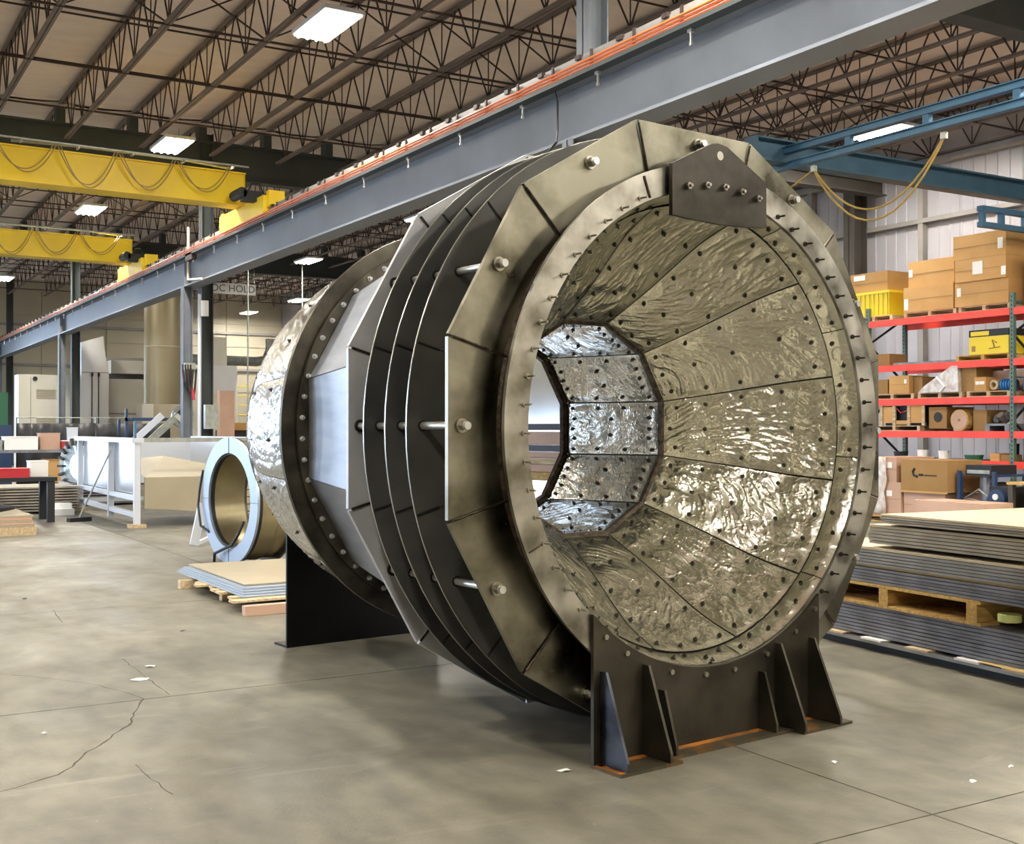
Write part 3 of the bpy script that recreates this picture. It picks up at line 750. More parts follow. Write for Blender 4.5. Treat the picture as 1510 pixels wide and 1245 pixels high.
# ------------------------------------------------------------------ sheet stacks at the right
SA = R_(-4.6)
P1 = Vector((6.688, 4.805, 0))
def stack(name, label, y0, y1, z0, z1, n_, wdt, m, mtop=None, off=0.0, group='stacks of steel sheets beside the duct', dz=0.80):
    t = T(name, label, 'sheet stack', (P1.x, P1.y, z0), SA, group)
    h = (z1-z0)/n_
    for i in range(n_):
        a = rnd.uniform(-.006, .006); b = rnd.uniform(-.012, .012)
        MB().bb(off+a, off+a+wdt, y0+b, y1+b, i*h+h*.06, i*h+h*(.06+dz)).build('sheet', (mtop if (mtop and i == n_-1) else m), t)
    # thin spacers so that every sheet rests on the one below
    sp = MB()
    for y in (y0+.2, (y0+y1)/2, y1-.2): sp.bb(off+.05, off+wdt-.05, y-.03, y+.03, 0, z1-z0-h*.4)
    sp.build('spacer', M['black'], t)
    return t
sk = T('steel_skid', 'long low dark steel skid under the sheet stacks at lower right', 'skid', (P1.x, P1.y, 0), SA)
MB().bb(.0, 1.6, -2.6, 2.25, .055, .085).build('deck', M['sheet'], sk)
for x in (.04, .8, 1.5): MB().bb(x, x+.08, -2.6, 2.25, 0, .055).build('runner', M['black'], sk)
sl = MB()
sk2 = T('skid_edge_blocks', 'row of pale wooden blocks under the skid deck edge at lower right', 'blocks', (P1.x, P1.y, .0), SA)
for k, y in enumerate((1.75, 1.35, .9, .45, .05, -.35, -.8)):
    MB().bb(-.04, .12, y-.12, y+.09, .086, .10).build('block', M['paper'] if k % 2 else M['woodlt'], sk2)
stack('sheet_stack', 'lowest stack of dark bluish steel sheets on the skid at the right edge', -2.6, 2.2, .105, .335, 9, 1.5, M['sheetdk'], off=.03)
pw = T('wooden_pallet', 'weathered wooden pallet between the dark sheet stacks at the right', 'pallet', (P1.x, P1.y, .335), SA)
for z in (0, .145): 
    for k in range(6): MB().bb(.0+k*.24, .18+k*.24, .35, 2.1, z, z+.022).build('deck_board', M['wood'], pw)
for y in (.38, 1.2, 2.0): 
    MB().bb(.0, 1.4, y, y+.09, .022, .145).build('stringer', M['wood'], pw)
for y in (-1.8,): MB().bb(.5, 1.4, y, y+.1, 0, .167).build('stringer', M['wood'], pw)
stack('sheet_stack', 'dark steel sheet stack resting directly on the wooden pallet', -2.6, 2.1, .505, .62, 5, 1.5, M['sheetdk'], off=.01)
pb = MB().bb(.02, 1.55, -2.6, 2.15, .622, .634).build('packing_board', M['board'], None, loc=(P1.x, P1.y, 0), rz=SA)
tag(pb, 'thin yellowish packing board lying between the steel sheet stacks', 'board')
stack('sheet_stack', 'middle stack of grey steel sheets above the yellowish packing board', -2.6, 2.0, .636, .775, 6, 1.6, M['sheet'], M['sheettop'], off=.01)
stack('sheet_stack', 'stack of brown grey sheets second from the top at the right', -2.6, 1.42, .80, .945, 6, 1.6, M['sheet2'], M['sheettop'], off=.03)
stack('sheet_stack', 'topmost stack of sheets with a wide pale top at the right', -2.6, 1.28, .96, 1.03, 4, 1.6, M['sheet2'], M['sheettop'], off=.0)
cbd = MB().bb(-.03, .35, -1.6, .35, .1005, .104).build('cardboard_sheet', M['board'], None, loc=(P1.x, P1.y, 0), rz=SA)
tag(cbd, 'long strip of yellowish cardboard on the skid edge at lower right', 'cardboard')
cbd = MB().bb(.0, .10, 1.86, 2.2, .101, .104).build('cardboard_scrap', M['board'], None, loc=(P1.x, P1.y, 0), rz=SA)
tag(cbd, 'small yellowish cardboard scrap on the skid beside the duct saddle', 'cardboard')
# tape roll
q = onz(1489, 928, .34)
tr = MB().rev([(0, .062), (.0, .075), (.05, .075), (.05, .062)], 24).build('tape_roll', M['tape'], None, 40)
tr.rotation_euler = (math.pi/2, 0, 0); tr.location = (q.x, q.y, .39)
tag(tr, 'pale green roll of tape on the dark sheets at the right edge', 'tape roll')

# ------------------------------------------------------------------ pallet rack
RX0, RX1 = 18.9, 20.0
LV = [(1.00, 'bottom'), (1.555, 'second'), (2.20, 'third'), (2.89, 'fourth'), (3.82, 'top')]
rack = T('pallet_rack', 'tall pallet rack with green uprights and red beams along the right wall', 'rack', (RX0, 13.79, 0))
def upright(y):
    f = T('upright_frame', None, None); f.parent = rack
    for x in (0, RX1-RX0):
        mb = MB().bb(x-.04, x+.04, y-.04, y+.04, 0, 4.15)
        mb.build('post', M['green'], f)
        hl = MB()
        for k in range(52): hl.box((x-.041, y, .1+k*.078), (.004, .022, .035))
        tag(hl.build('post_slots', M['black'], f), kind='stuff')
    zz = [.2, 1.0, 1.8, 2.6, 3.4, 4.0]
    for i in range(5):
        a, b = (0, RX1-RX0) if i % 2 == 0 else (RX1-RX0, 0)
        MB().bar((a, y, zz[i]), (b, y, zz[i+1]), .035).build('brace', M['black'], f)
    for z in (.2, 2.6, 4.0): MB().bar((0, y, z), (RX1-RX0, y, z), .035).build('brace', M['green'], f)
for y in (0, 3.42, -3.42): upright(y)
for y0 in (0, -3.42):
    for z, nm in LV:
        for x in (-.02, RX1-RX0+.02):
            MB().bb(x-.025, x+.025, y0+.045, y0+3.375, z-.075, z+.055).build('shelf_beam', M['red'], rack)
        if nm in ('bottom', 'second'):
            MB().bb(0, RX1-RX0, y0+.06, y0+3.36, z+.035, z+.052).build('shelf_deck', M['galv'], rack)
def pallet(label, x, y, z, wy=1.1, wx=1.0, m='woodlt', group='wooden pallets on the rack'):
    t = T('wooden_pallet', label, 'pallet', (x, y, z), 0, group)
    for k in range(3): yy = k*(wy-.07)/2; MB().bb(0, wx, yy, yy+.07, .016, .09).build('stringer', M[m], t)
    for k in range(5): xx = k*(wx-.12)/4; MB().bb(xx, xx+.12, 0, wy, .09, .108).build('deck_board', M[m], t)
    for k in range(3): xx = k*(wx-.12)/2; MB().bb(xx, xx+.12, 0, wy, 0, .016).build('bottom_board', M[m], t)
    return t
def carton(label, x, y, z, dx, dy, dz, m='card', group=None, lab=None, tape=True, rz=0.0, name='cardboard_box'):
    t = T(name, label, 'box', (x, y, z), rz, group)
    MB().bb(0, dx, 0, dy, 0, dz).build('carton', M[m], t)
    if tape:
        MB().bb(.0-.001, dx, dy/2-.03, dy/2+.03, dz, dz+.002).build('top_tape', M['card2'], t)
        MB().bb(-.003, .0, .01, dy-.01, dz*.5-.004, dz*.5+.004).build('seam', M['card2'], t)
    if lab:
        for (ly, lz, lw, lh) in lab: MB().bb(-.005, 0, ly, ly+lw, lz, lz+lh).build('paper_label', M['paper'], t)
    return t
zt = 3.875
pallet('pale pallet under the big cartons left of centre on the top shelf', RX0+.02, 15.05, zt, 1.25)
pallet('pale pallet under the stack of three long cartons on the top shelf', RX0+.02, 13.85, zt, 1.15)
pallet('pale pallet under the yellow bin on the top shelf', RX0+.02, 16.6, zt, 1.0, .9)
G1 = 'cartons on the top shelf'
carton('large cardboard carton, lower one of the leaning pair on the top shelf', RX0+.0, 15.1, zt+.11, .9, 1.2, .50, 'card', G1, [(1.08, .05, .1, .22)])
carton('large cardboard carton, upper one of the leaning pair on the top shelf', RX0+.03, 15.1, zt+.613, .85, 1.1, .50, 'card', G1, [(1.0, .2, .09, .15)])
carton('lowest of the three long cartons near the rack upright', RX0, 13.88, zt+.11, .95, 1.18, .46, 'card', G1, [(1.04, .2, .09, .16)])
carton('middle of the three long cartons with a big white label', RX0-.05, 13.9, zt+.573, .95, 1.12, .42, 'card', G1, [(.5, .12, .22, .24), (.0, .05, .1, .16)])
carton('uppermost of the three long cartons on the top shelf', RX0-.05, 13.9, zt+.996, .95, 1.16, .46, 'card', G1, [(.06, .12, .11, .2)])
carton('brown carton on the far side of the upright at the right edge', RX0+.1, 12.4, zt+.11, .8, 1.1, .9, 'card2', G1)
yb = T('yellow_bin', 'bright yellow ribbed plastic bin on the top shelf behind the duct rim', 'bin', (RX0+.02, 16.68, zt+.11))
MB().bb(0, .85, 0, .95, 0, .5).build('tub', M['ylbin'], yb)
for k in range(8): MB().bb(-.02, 0, .04+k*.12, .07+k*.12, .02, .46).build('rib', M['ylbin'], yb)
MB().bb(-.03, .88, -.03, .98, .46, .51).build('rim', M['ylbin'], yb)
carton('brown carton standing in the yellow bin on the top shelf', RX0+.1, 16.8, zt+.62, .7, 1.0, .42, 'card2', G1, [(.6, .28, .3, .1)])
carton('small dark carton tucked between yellow bin and big cartons', RX0+.5, 16.32, zt, .3, .3, .4, 'card2', G1)
# fourth level
pallet('dark pallet below the yellow and black tool carton', RX0+.02, 13.86, 2.945, 1.2, 1.0, 'wood')
yt = T('yellow_black_carton', 'yellow and black tool carton on the fourth shelf beside the upright', 'box', (RX0, 13.88, 3.055))
MB().bb(0, .7, 0, .86, 0, .33).build('carton', M['ylbin'], yt)
MB().bb(-.002, .702, -.002, .862, .33, .46).build('lid_band', M['black'], yt)
MB().bb(-.005, 0, .42, .82, .35, .43).build('brand_panel', M['ylbin'], yt)
MB().tube([(-.004, .25, .2), (-.004, .35, .26), (-.004, .3, .12)], .012, 6).tube([(-.004, .18, .12), (-.004, .42, .1)], .01, 6).build('printed_tool', M['card2'], yt)
MB().bb(-.005, 0, .72, .8, .06, .16).build('printed_mark', M['card2'], yt)
for k in range(3):
    o = MB().bb(RX0+.15+k*.25, RX0+.21+k*.25, 15.1, 16.7, 2.95+.0, 3.0).build('steel_bar', M['sheetdk'])
    tag(o, 'long grey steel bar on the fourth shelf, '+['nearest the shelf edge', 'in the middle', 'at the back'][k], 'bar', 'steel bars on the fourth shelf')
carton('small brown carton at the far end of the fourth shelf', RX0+.1, 16.75, 2.945, .5, .42, .25, 'card2', 'cartons on the fourth shelf')
# third level
z3 = 2.255
pallet('pale pallet at the left of the third shelf', RX0, 16.05, z3, 1.1)
pallet('pale pallet under the wrapped triangular load on the third shelf', RX0, 14.9, z3, 1.05)
pallet('pale pallet under the blue spool on the third shelf', RX0, 13.85, z3, .95)
G3 = 'cartons on the third shelf'
carton('square tan carton with a round yellow sticker on the third shelf', RX0-.02, 16.15, z3+.11, .6, .5, .36, 'card', G3, [(.06, .2, .06, .08)])
carton('dark carton beside the square tan one on the third shelf', RX0+.1, 15.92, z3+.11, .6, .21, .33, 'card2', G3)
carton('brown carton half hidden by the duct on the third shelf', RX0+.05, 16.75, z3+.11, .6, .36, .3, 'card2', G3)
tl = T('wrapped_load', 'triangular load wrapped in clear plastic film on the third shelf', 'wrapped load', (RX0-.05, 14.95, z3+.11))
mb = MB(); yz = [(0, 0), (.95, 0), (.82, .12), (.16, .50), (.02, .50)]
for x in (0, .9):
    for y, z in yz: mb.v.append((x, y, z))
mb.f += [(0, 1, 2, 3, 4), (9, 8, 7, 6, 5)] + [(i, 5+i, 5+(i+1) % 5, (i+1) % 5) for i in range(5)]
mb.build('film_wrap', M['film'], tl)
MB().bb(.1, .9, -.33, 0, 0, .46).build('dark_crate', M['card2'], tl)
MB().tube([(-.01, .5, .3), (-.02, .3, .1), (-.01, .42, .0)], .02, 6).build('film_fold', M['paper'], tl)
carton('low tan carton with two white labels on the third shelf', RX0-.02, 14.36, z3+.11, .5, .25, .26, 'card', G3, [(.03, .12, .1, .06), (.14, .12, .08, .06)])
bs = T('hose_roll', 'pale coiled hose roll beside the blue spool', 'roll', (RX0+.06, 14.25, z3+.22))
mb = MB().rev([(0, .05), (0, .095), (.2, .095), (.2, .05)], 20); hr = mb.build('coil', M['woodlt'], bs, 40); hr.rotation_euler.z = -math.pi/2
sp = T('blue_spool', 'bright blue ribbed hose spool on the third shelf by the upright', 'spool', (RX0+.06, 13.86, z3+.22))
for k in range(5): MB().tube([(.1, .0+k*.055, 0), (.1, .03+k*.055, 0)], .11, 16).build('rib', M['bluebright'], sp)
MB().tube([(.1, -.02, 0), (.1, .28, 0)], .10, 16).build('core', M['navy'], sp)
carton('long brown package draped over with black film on the third shelf', RX0+.5, 13.9, z3+.12, .5, .7, .38, 'card3', G3)
carton('blue plastic case beyond the upright on the third shelf', RX0+.1, 12.9, z3+.11, .6, .75, .25, 'bluebright', G3, None, False, name='blue_case')
# second level
z2 = 1.61
pallet('pallet under the open wooden crate on the second shelf', RX0, 15.9, z2, 1.3)
cr = T('wooden_crate', 'open slatted wooden crate with dark machine parts on the second shelf', 'crate', (RX0, 15.75, z2+.11))
MB().bb(.1, .85, .05, 1.1, .0, .4).build('machine_part', M['black'], cr)
for y in (.02, .38, .75, 1.08): MB().bb(-.02, .02, y, y+.07, 0, .43).build('slat', M['woodlt'], cr)
for (y0, y1, z0, z1) in ((.02, .38, .05, .4), (.8, 1.12, .05, .38), (.40, .75, .02, .10)): MB().bb(0, .02, y0, y1, z0, z1).build('panel', M['card'], cr)
MB().bb(-.03, .0, .0, 1.18, .40, .44).build('slat', M['woodlt'], cr)
MB().tube([(-.02, .45, .3), (-.03, .6, .25), (-.02, .7, .34)], .01, 6).build('red_strap', M['redbin'], cr)
dkc = T('dark_wood_crate', 'dark brown crate with a round opening on the second shelf', 'crate', (RX0+.05, 15.3, z2+.05))
MB().bb(0, .8, 0, .42, 0, .42).build('crate_box', M['card2'], dkc)
MB().tube([(0, .2, .22), (-.006, .2, .22)], .10, 16).build('opening', M['black'], dkc)
rw = T('tan_drum', 'round faced tan drum lying on the second shelf', 'drum', (RX0+.02, 14.98, z2+.21))
MB().tube([(0, .0, 0), (.5, .0, 0)], .205, 28).build('drum_body', M['wood'], rw)
MB().tube([(-.01, 0, 0), (.0, 0, 0)], .18, 28).build('drum_face', M['card3'], rw)
MB().tube([(-.014, 0, 0), (-.01, 0, 0)], .03, 12).build('hub', M['card2'], rw)
carton('tall dark brown carton next to the round drum', RX0+.1, 14.43, z2+.001, .6, .3, .40, 'card2', 'cartons on the second shelf')
mp_ = T('machine_parts', 'grey cast machine parts heaped on a dark pallet on the second shelf', 'machine parts', (RX0+.0, 13.87, z2))
MB().bb(0, .9, 0, .52, .10, .14).build('base_board', M['sheetdk'], mp_)
for y in (0, .42): MB().bb(0, .9, y, y+.1, 0, .1).build('base_foot', M['sheetdk'], mp_)
for k in range(9):
    y = .08+rnd.random()*.36; x = .08+rnd.random()*.3; a = rnd.random()*3
    MB().tube([(x, y, .2), (x+.12*math.cos(a), y+.05*math.sin(a), .22+rnd.random()*.12)], [.05, .07], 10).build('casting', M['galv'] if k % 2 else M['sheet'], mp_)
# bottom level
z1_ = 1.055
G0 = 'small goods on the bottom shelf'
def tub(label, y, r, h, m, x=.15):
    t = T('tub', label, 'container', (RX0+x, y, z1_), 0, G0)
    MB().rev([(0, 0.001), (0, r*.9), (h, r), (h, .001)], 18, closed=False).build('body', M[m], t, 40).rotation_euler.x = math.pi/2
    MB().rev([(h, .001), (h, r*1.05), (h+.02, r*1.05), (h+.02, .001)], 18, closed=False).build('lid', M[m], t, 40).rotation_euler.x = math.pi/2
    return t
tub('white bucket at the left of the bottom shelf', 15.95, .11, .16, 'paper')
tub('second white bucket with reddish mark on the bottom shelf', 15.45, .10, .15, 'paper')
tub('wide dark green tub on the bottom shelf', 14.75, .17, .08, 'greenbin')
tub('dark round tin behind the small cartons on the bottom shelf', 14.1, .09, .30, 'black', .46)
carton('small tan carton on the bottom shelf near the upright', RX0+.02, 14.1, z1_, .3, .2, .14, 'card', G0)
carton('brown small carton nearest the upright on the bottom shelf', RX0+.05, 13.86, z1_, .3, .23, .12, 'card2', G0)
tub('dark blurred can left of the white buckets', 16.5, .14, .12, 'black')
carton('dark crate at the right edge on the bottom shelf', RX0+.1, 12.8, z1_, .6, .7, .2, 'black', G0, None, False, name='dark_crate')

# goods on the floor in front of the rack
def gx(px, py, X): return onx(px, py, X)
a = gx(1325, 678, 16.5); b = gx(1397, 726, 16.5)
pc = pallet('pallet under the plastic wrapped cartons in front of the rack', 16.35, 13.2, 0, 1.9, 1.2, 'wood', 'floor pallets')
carton('plastic wrapped pinkish carton at the bottom of the wrapped pile', 16.45, 14.25, .11, 1.0, .75, .60, 'card3', 'wrapped cartons on the floor', [(.2, .35, .12, .1)])
carton('upper wrapped pinkish carton behind the big brown carton', 16.45, 14.35, .712, 1.0, .60, .44, 'card3', 'wrapped cartons on the floor', [(.1, .25, .12, .1), (.4, .05, .1, .12)])
carton('wrapped carton in the lower middle of the wrapped pile', 16.5, 13.35, .11, 1.0, .88, .44, 'card3', 'wrapped cartons on the floor', [(.5, .2, .12, .12)])
bc = carton('big brown carton with black lettering and a curved mark in front of the rack', 16.42, 13.24, .57, .9, .98, .55, 'card2', 'wrapped cartons on the floor', None, False)
MB().tube([(-.004, .68, .40), (-.004, .72, .34), (-.004, .70, .28), (-.004, .62, .26)], .022, 6).build('curved_mark', M['black'], bc)
MB().bb(-.005, 0, .50, .60, .27, .31).build('lettering', M['black'], bc); MB().bb(-.005, 0, .22, .48, .275, .295).build('lettering', M['black'], bc)
MB().bb(-.01, .0, 0, .98, -.02, .01).build('carton_edge', M['card'], bc)
flm = MB(); 
for i in range(9):
    for j in range(7):
        flm.v.append((16.40+.03*noise.noise(Vector((i*.9, j*.9, 0))), 14.55+.06*j+.10*noise.noise(Vector((i*.5, 2, j*.4)))+.0*i, .15+i*.125))
for i in range(8):
    for j in range(6): q = i*7+j; flm.f.append((q, q+1, q+8, q+7))
fo = flm.build('stretch_film', M['film'], None, True); tag(fo, 'crumpled clear stretch film hanging on the wrapped carton pile', 'film')
fo.modifiers.new('s', 'SOLIDIFY').thickness = .006
carton('long flat brown carton lying in front of the black machine', 15.4, 11.75, .0, .7, 1.35, .50, 'card3', 'floor cartons', [(.85, .2, .2, .12)])
em = T('compressor', 'black and blue portable compressor standing in front of the rack', 'machine', (16.6, 12.46, .35))
MB().bb(0, .8, 0, .68, .0, .06).bb(0, .04, 0, .04, 0, .55).bb(0, .04, .64, .68, 0, .55).bb(.76, .8, 0, .04, 0, .55).bb(.76, .8, .64, .68, 0, .55).bb(0, .8, 0, .04, .51, .55).build('frame', M['navy'], em)
MB().bb(.05, .7, .1, .6, .52, .70).build('housing', M['black'], em)
MB().bb(.03, .06, .12, .56, .56, .62).build('front_grille', M['galv'], em)
MB().tube([(.3, .34, .06), (.3, .34, .50)], .14, 16).build('engine_block', M['sheetdk'], em)
MB().tube([(.2, .2, .3), (.5, .2, .3)], .12, 16).build('cylinder_head', M['black'], em)
MB().tube([(.05, .05, .1), (.0, .3, .3), (.05, .6, .15), (.1, .4, .1)], .018, 6).build('hose', M['galv'], em)
for y in (.0, .68): MB().bb(-.03, .03, y-.03, y+.03, -.35, .6).build('leg', M['navy'], em)
MB().bb(.7, .78, 0, .68, -.35, 0).build('rear_support', M['navy'], em)
wl2 = T('wheeled_unit', 'dark wheeled unit with a pale hub right of the compressor', 'machine', (16.3, 12.05, 0))
MB().bb(.1, .6, 0, .36, .1, .72).build('body', M['black'], wl2)
w_ = MB().tube([(0.02, .18, .52), (.1, .18, .52)], .16, 20).build('wheel', M['navy'], wl2); MB().tube([(0.0, .18, .56), (.02, .18, .56)], .05, 14).build('hub', M['paper'], wl2)
for y in (.05, .3): MB().bb(.1, .6, y-.03, y+.03, 0, .1).build('foot', M['black'], wl2)
tb = T('work_table', 'dark work table with a yellow board at the right edge', 'table', (16.14, 10.2, 0))
MB().bb(0, .9, 0, 1.7, .78, .82).build('tabletop', M['wood'], tb)
for x in (.05, .85):
    for y in (.06, 1.64): MB().bb(x-.04, x+.04, y-.04, y+.04, 0, .78).build('leg', M['coldark'], tb)
yl = MB().bb(16.2, 16.7, 10.4, 11.4, .822, .86).build('yellow_board', M['ylbin']); tag(yl, 'yellow board lying on the dark work table', 'board')
carton('brown carton under the work table at the right edge', 16.4, 10.5, 0, .4, .5, .45, 'card2', 'cartons by the work table')
carton('brown carton stored behind the work table', 17.2, 11.3, 0, .7, .9, .85, 'card2', 'cartons by the work table')
for (nm, lb, px, py, m_, r) in (('green_can', 'small green can on the work table', 1447, 694, 'greenbin', .08),):
    pass

# ------------------------------------------------------------------ pallet with tan sheet left of the rear saddle
pl = T('wooden_pallet', 'low wooden pallet with broken boards beside the black rear saddle', 'pallet', (3.30, 10.2, 0), 0, None)
MB().bb(.0, 1.4, -.06, .03, .0, .085).build('front_skid', M['card3'], pl)
MB().bb(-.02, 1.4, 2.0, 2.09, .0, .085).build('rear_skid', M['woodlt'], pl)
MB().bb(.1, 1.6, .95, 1.04, .0, .085).build('middle_skid', M['woodlt'], pl)
for k in range(9):
    y = .25+k*.2; x0 = -.02+.06*(k % 3)+rnd.uniform(-.05, .05)
    b_ = MB().box((0, 0, 0), (1.2, .13, .02)).build('deck_board', M['woodlt'], pl, loc=(x0+.62, y, .096), rz=rnd.uniform(-.05, .05))
for k in range(4):
    MB().bb(.10+.03*k, 1.75, .30+.1*k, 2.6+.02*k, .110+k*.012, .119+k*.012).build('thin_sheet', M['ringw'], pl)
MB().bb(.26, 1.75, .75, 2.7, .16, .172).build('tan_sheet', M['tan'], pl)
MB().tube([(1.0, .3, .12), (1.1, .4, .135), (1.2, .3, .12)], .02, 6).build('rope_end', M['black'], pl)

# ------------------------------------------------------------------ flanged ring with wire screen
fr = T('flanged_ring', 'upright machined steel ring with pale face, black gasket and wire screen', 'ring', (4.38, 14.1, .78), R_(-82))
def rr(prof, n_=64): return MB().rev(prof, n_, cz=0)
rr([(0, .58), (0, .775), (.03, .775), (.03, .58)]).build('front_flange', M['ringw'], fr, 35)
for a in (90, 270, 180, 0):
    MB().bar((math.cos(R_(a))*.57, -.002, math.sin(R_(a))*.57), (math.cos(R_(a))*.77, -.002, math.sin(R_(a))*.77), .006, .004).build('joint_line', M['black'], fr)
rr([(.03, .56), (.03, .765), (.075, .765), (.075, .56)]).build('gasket', M['cableblk'], fr, 35)
rr([(.075, .60), (.075, .72), (.30, .74), (.32, .72), (.50, .72), (.50, .60)]).build('ring_body', M['ringbody'], fr, 35)
rr([(.50, .60), (.50, .78), (.53, .78), (.53, .60)]).build('rear_flange', M['band'], fr, 35)
scn = MB()
for k in range(40):
    a = R_(9*k); scn.tube([(math.cos(a)*.60, .53, math.sin(a)*.60), (math.cos(a)*.60, 1.25, math.sin(a)*.60)], .006, 4)
for t in [.53+.08*k for k in range(10)]:
    scn.tube([(math.cos(R_(9*k))*.605, t, math.sin(R_(9*k))*.605) for k in range(41)], .006, 4, False)
tag(scn.build('wire_screen', M['black'], fr), kind='stuff')
s2 = MB()
for k in range(-7, 8):
    x = k*.08; h = math.sqrt(max(.0, .6**2-x*x)); s2.tube([(x, 1.25, -h), (x, 1.25, h)], .006, 4); s2.tube([(-h, 1.25, x), (h, 1.25, x)], .006, 4)
tag(s2.build('end_screen', M['black'], fr), kind='stuff')
cbp = [(-.30, -.02, -.74), (-.05, -.06, -.60), (.25, -.04, -.55), (.30, .0, -.42), (.2, .05, -.25)]
MB().tube([(-.74, .0, .35), (-.80, -.02, .1), (-.80, -.04, -.1), (-.70, -.05, -.35), (-.55, .0, -.42)], .016, 8).build('black_cable', M['cableblk'], fr)
MB().tube([(-.28, -.06, -.765), (-.24, -.07, -.66), (-.05, -.06, -.60), (.15, -.03, -.53), (.22, .02, -.40), (.2, .1, -.25)], .018, 8).build('black_cable', M['cableblk'], fr)
q0 = onz(286, 805); q1 = ony(299, 742, q0.y)
wedge = MB().bar((0, 0, 0.01), (q1.x-q0.x, 0, q1.z), .05, .12).bar((.02, 0, .02), (q1.x-q0.x+.25, .3, .1), .05, .05).build('white_stand', M['white'], None, loc=q0); tag(wedge, 'white triangular stand just behind the pale ring', 'stand')

# ------------------------------------------------------------------ white framed trough
tg = T('framed_trough', 'large trough with white square tube frame and bright steel sides', 'trough', (4.68, 20.1, .12))
for (x, y) in ((0, 0), (0, 4.8), (0, 2.0), (2.3, 0), (2.3, 4.8)): MB().bb(x-.05, x+.05, y-.05, y+.05, -.06, 1.33).build('post', M['white'], tg)
MB().bb(-.10, .10, -.08, 4.88, 1.30, 1.38).build('top_rail', M['white'], tg)
MB().bb(.101, 2.249, -.08, .06, 1.31, 1.38).build('top_rail', M['galv'], tg)
MB().bb(2.25, 2.4, -.08, 4.88, 1.31, 1.38).build('top_rail', M['white'], tg)
for z in (.05, .33): MB().bb(-.04, .04, 0, 4.8, z, z+.08).build('side_rail', M['white'], tg)
MB().bb(-.04, 2.3, 4.75, 4.83, .05, .13).build('cross_rail', M['white'], tg)
MB().bb(.06, .08, .05, 4.75, .42, 1.29).build('side_panel', M['mirror'], tg)
MB().bb(.09, 2.18, 4.6, 4.65, .42, 1.29).build('end_panel', M['white'], tg)  # white colour stands in for daylight glaring on the steel panel
MB().bb(2.2, 2.24, .05, 4.6, .2, 1.29).build('side_panel', M['white'], tg)  # far steel side, painted white in place of the daylight it reflects
mb = MB(); mb.v = [(.12, -.05, .20), (2.3, -.05, .02), (2.3, -.05, .72), (.12, -.05, .72), (.12, .0, .20), (2.3, .0, .02), (2.3, .0, .72), (.12, .0, .72)]
mb.f = [(0, 1, 2, 3), (7, 6, 5, 4), (0, 4, 5, 1), (1, 5, 6, 2), (2, 6, 7, 3), (3, 7, 4, 0)]
mb.build('tan_end_plate', M['tan'], tg)
mb = MB(); mb.v = [(.15, .0, .72), (2.25, .0, .72), (2.1, 2.4, .80), (.3, 2.4, .95), (.75, 1.2, 1.05)]; mb.f = [(0, 1, 4), (1, 2, 4), (2, 3, 4), (3, 0, 4), (0, 3, 2, 1)]
mb.build('tan_cover', M['tan'], tg)
for (x, y) in ((0, 0), (0, 4.8), (2.3, 0), (2.3, 4.8)):
    o = MB().bb(-.14, .14, -.09, .09, 0, .06).build('wood_block', M['woodlt'], None, loc=(4.68+x, 20.1+y, 0)); tag(o, 'short wooden block under the '+('nearest left' if (x, y) == (0, 0) else 'far left' if x == 0 else 'nearer right' if y == 0 else 'far right')+' foot of the white trough', 'block', 'blocks under the trough')
MB().bb(-.06, -.02, -.06, -.02, 1.38, 1.66).build('corner_upright', M['blue'], tg)
# white round foot under
o = MB().tube([(5.9, 20.2, 0), (5.9, 20.2, .12)], [.16, .12], 16).build('white_dome', M['white']); tag(o, 'small white dome on the floor under the tan trough end', 'dome')
# broom
br = T('broom', 'push broom leaning on the trough frame with its dark head on the floor', 'broom', (4.12, 22.0, 0))
MB().box((0, 0, .035), (.42, .12, .07), R_(20)).build('broom_head', M['black'], br)
MB().tube([(0, 0, .07), (.52, -.1, 1.27)], .016, 8).build('handle', M['galv'], br)

# pipe with bolted flange
fp = T('flanged_pipe', 'bright steel pipe with a bolted end flange lying behind the trough', 'pipe', (5.2, 27.9, .80), R_(-62))
pf = MB().rev([(0, .30), (0, .66), (.05, .66), (.05, .30)], 48).build('end_flange', M['galv'], fp, 35)
for k in range(20):
    a = R_(18*k); MB().box((math.cos(a)*.58, -.03, math.sin(a)*.58), (.05, .06, .16), 0, 0, -a+math.pi/2).build('flange_bolt', M['coldark'], pf)
MB().rev([(.0, .0001), (.0, .50), (2.6, .50), (2.6, .0001)], 48, closed=False).build('pipe_body', M['mirror'], fp, 35)
for y in (.6, 2.2): MB().bb(-.4, .4, y, y+.12, -.80, -.50).build('cradle', M['woodlt'], fp)

# black stacked sheets under the pipe
def layered(name, label, x0, x1, y0, y1, z0, n_, h, m, cat='sheet stack', group=None, wav=.03):
    t = T(name, label, cat, (x0, y0, z0), 0, group)
    for i in range(n_):
        a = rnd.uniform(-wav, wav); MB().bb(a, x1-x0+a, 0, y1-y0, i*h, i*h+h*.6).build('sheet', M[m], t)
    sp = MB()
    for f in (.15, .5, .85): sp.bb((x1-x0)*f-.04, (x1-x0)*f+.04, .03, y1-y0-.03, 0, n_*h-h*.4)
    sp.build('spacer', M['black'], t)
    return t
layered('sheet_stack', 'low stack of grey sheets under the dark table at the left edge', 1.6, 4.55, 24.3, 25.8, .05, 9, .055, 'sheet2')
layered('sheet_stack', 'fanned stack of dark sheets in front of the flanged pipe', 4.55, 6.1, 26.25, 27.1, .05, 8, .06, 'sheetdk', wav=.12)
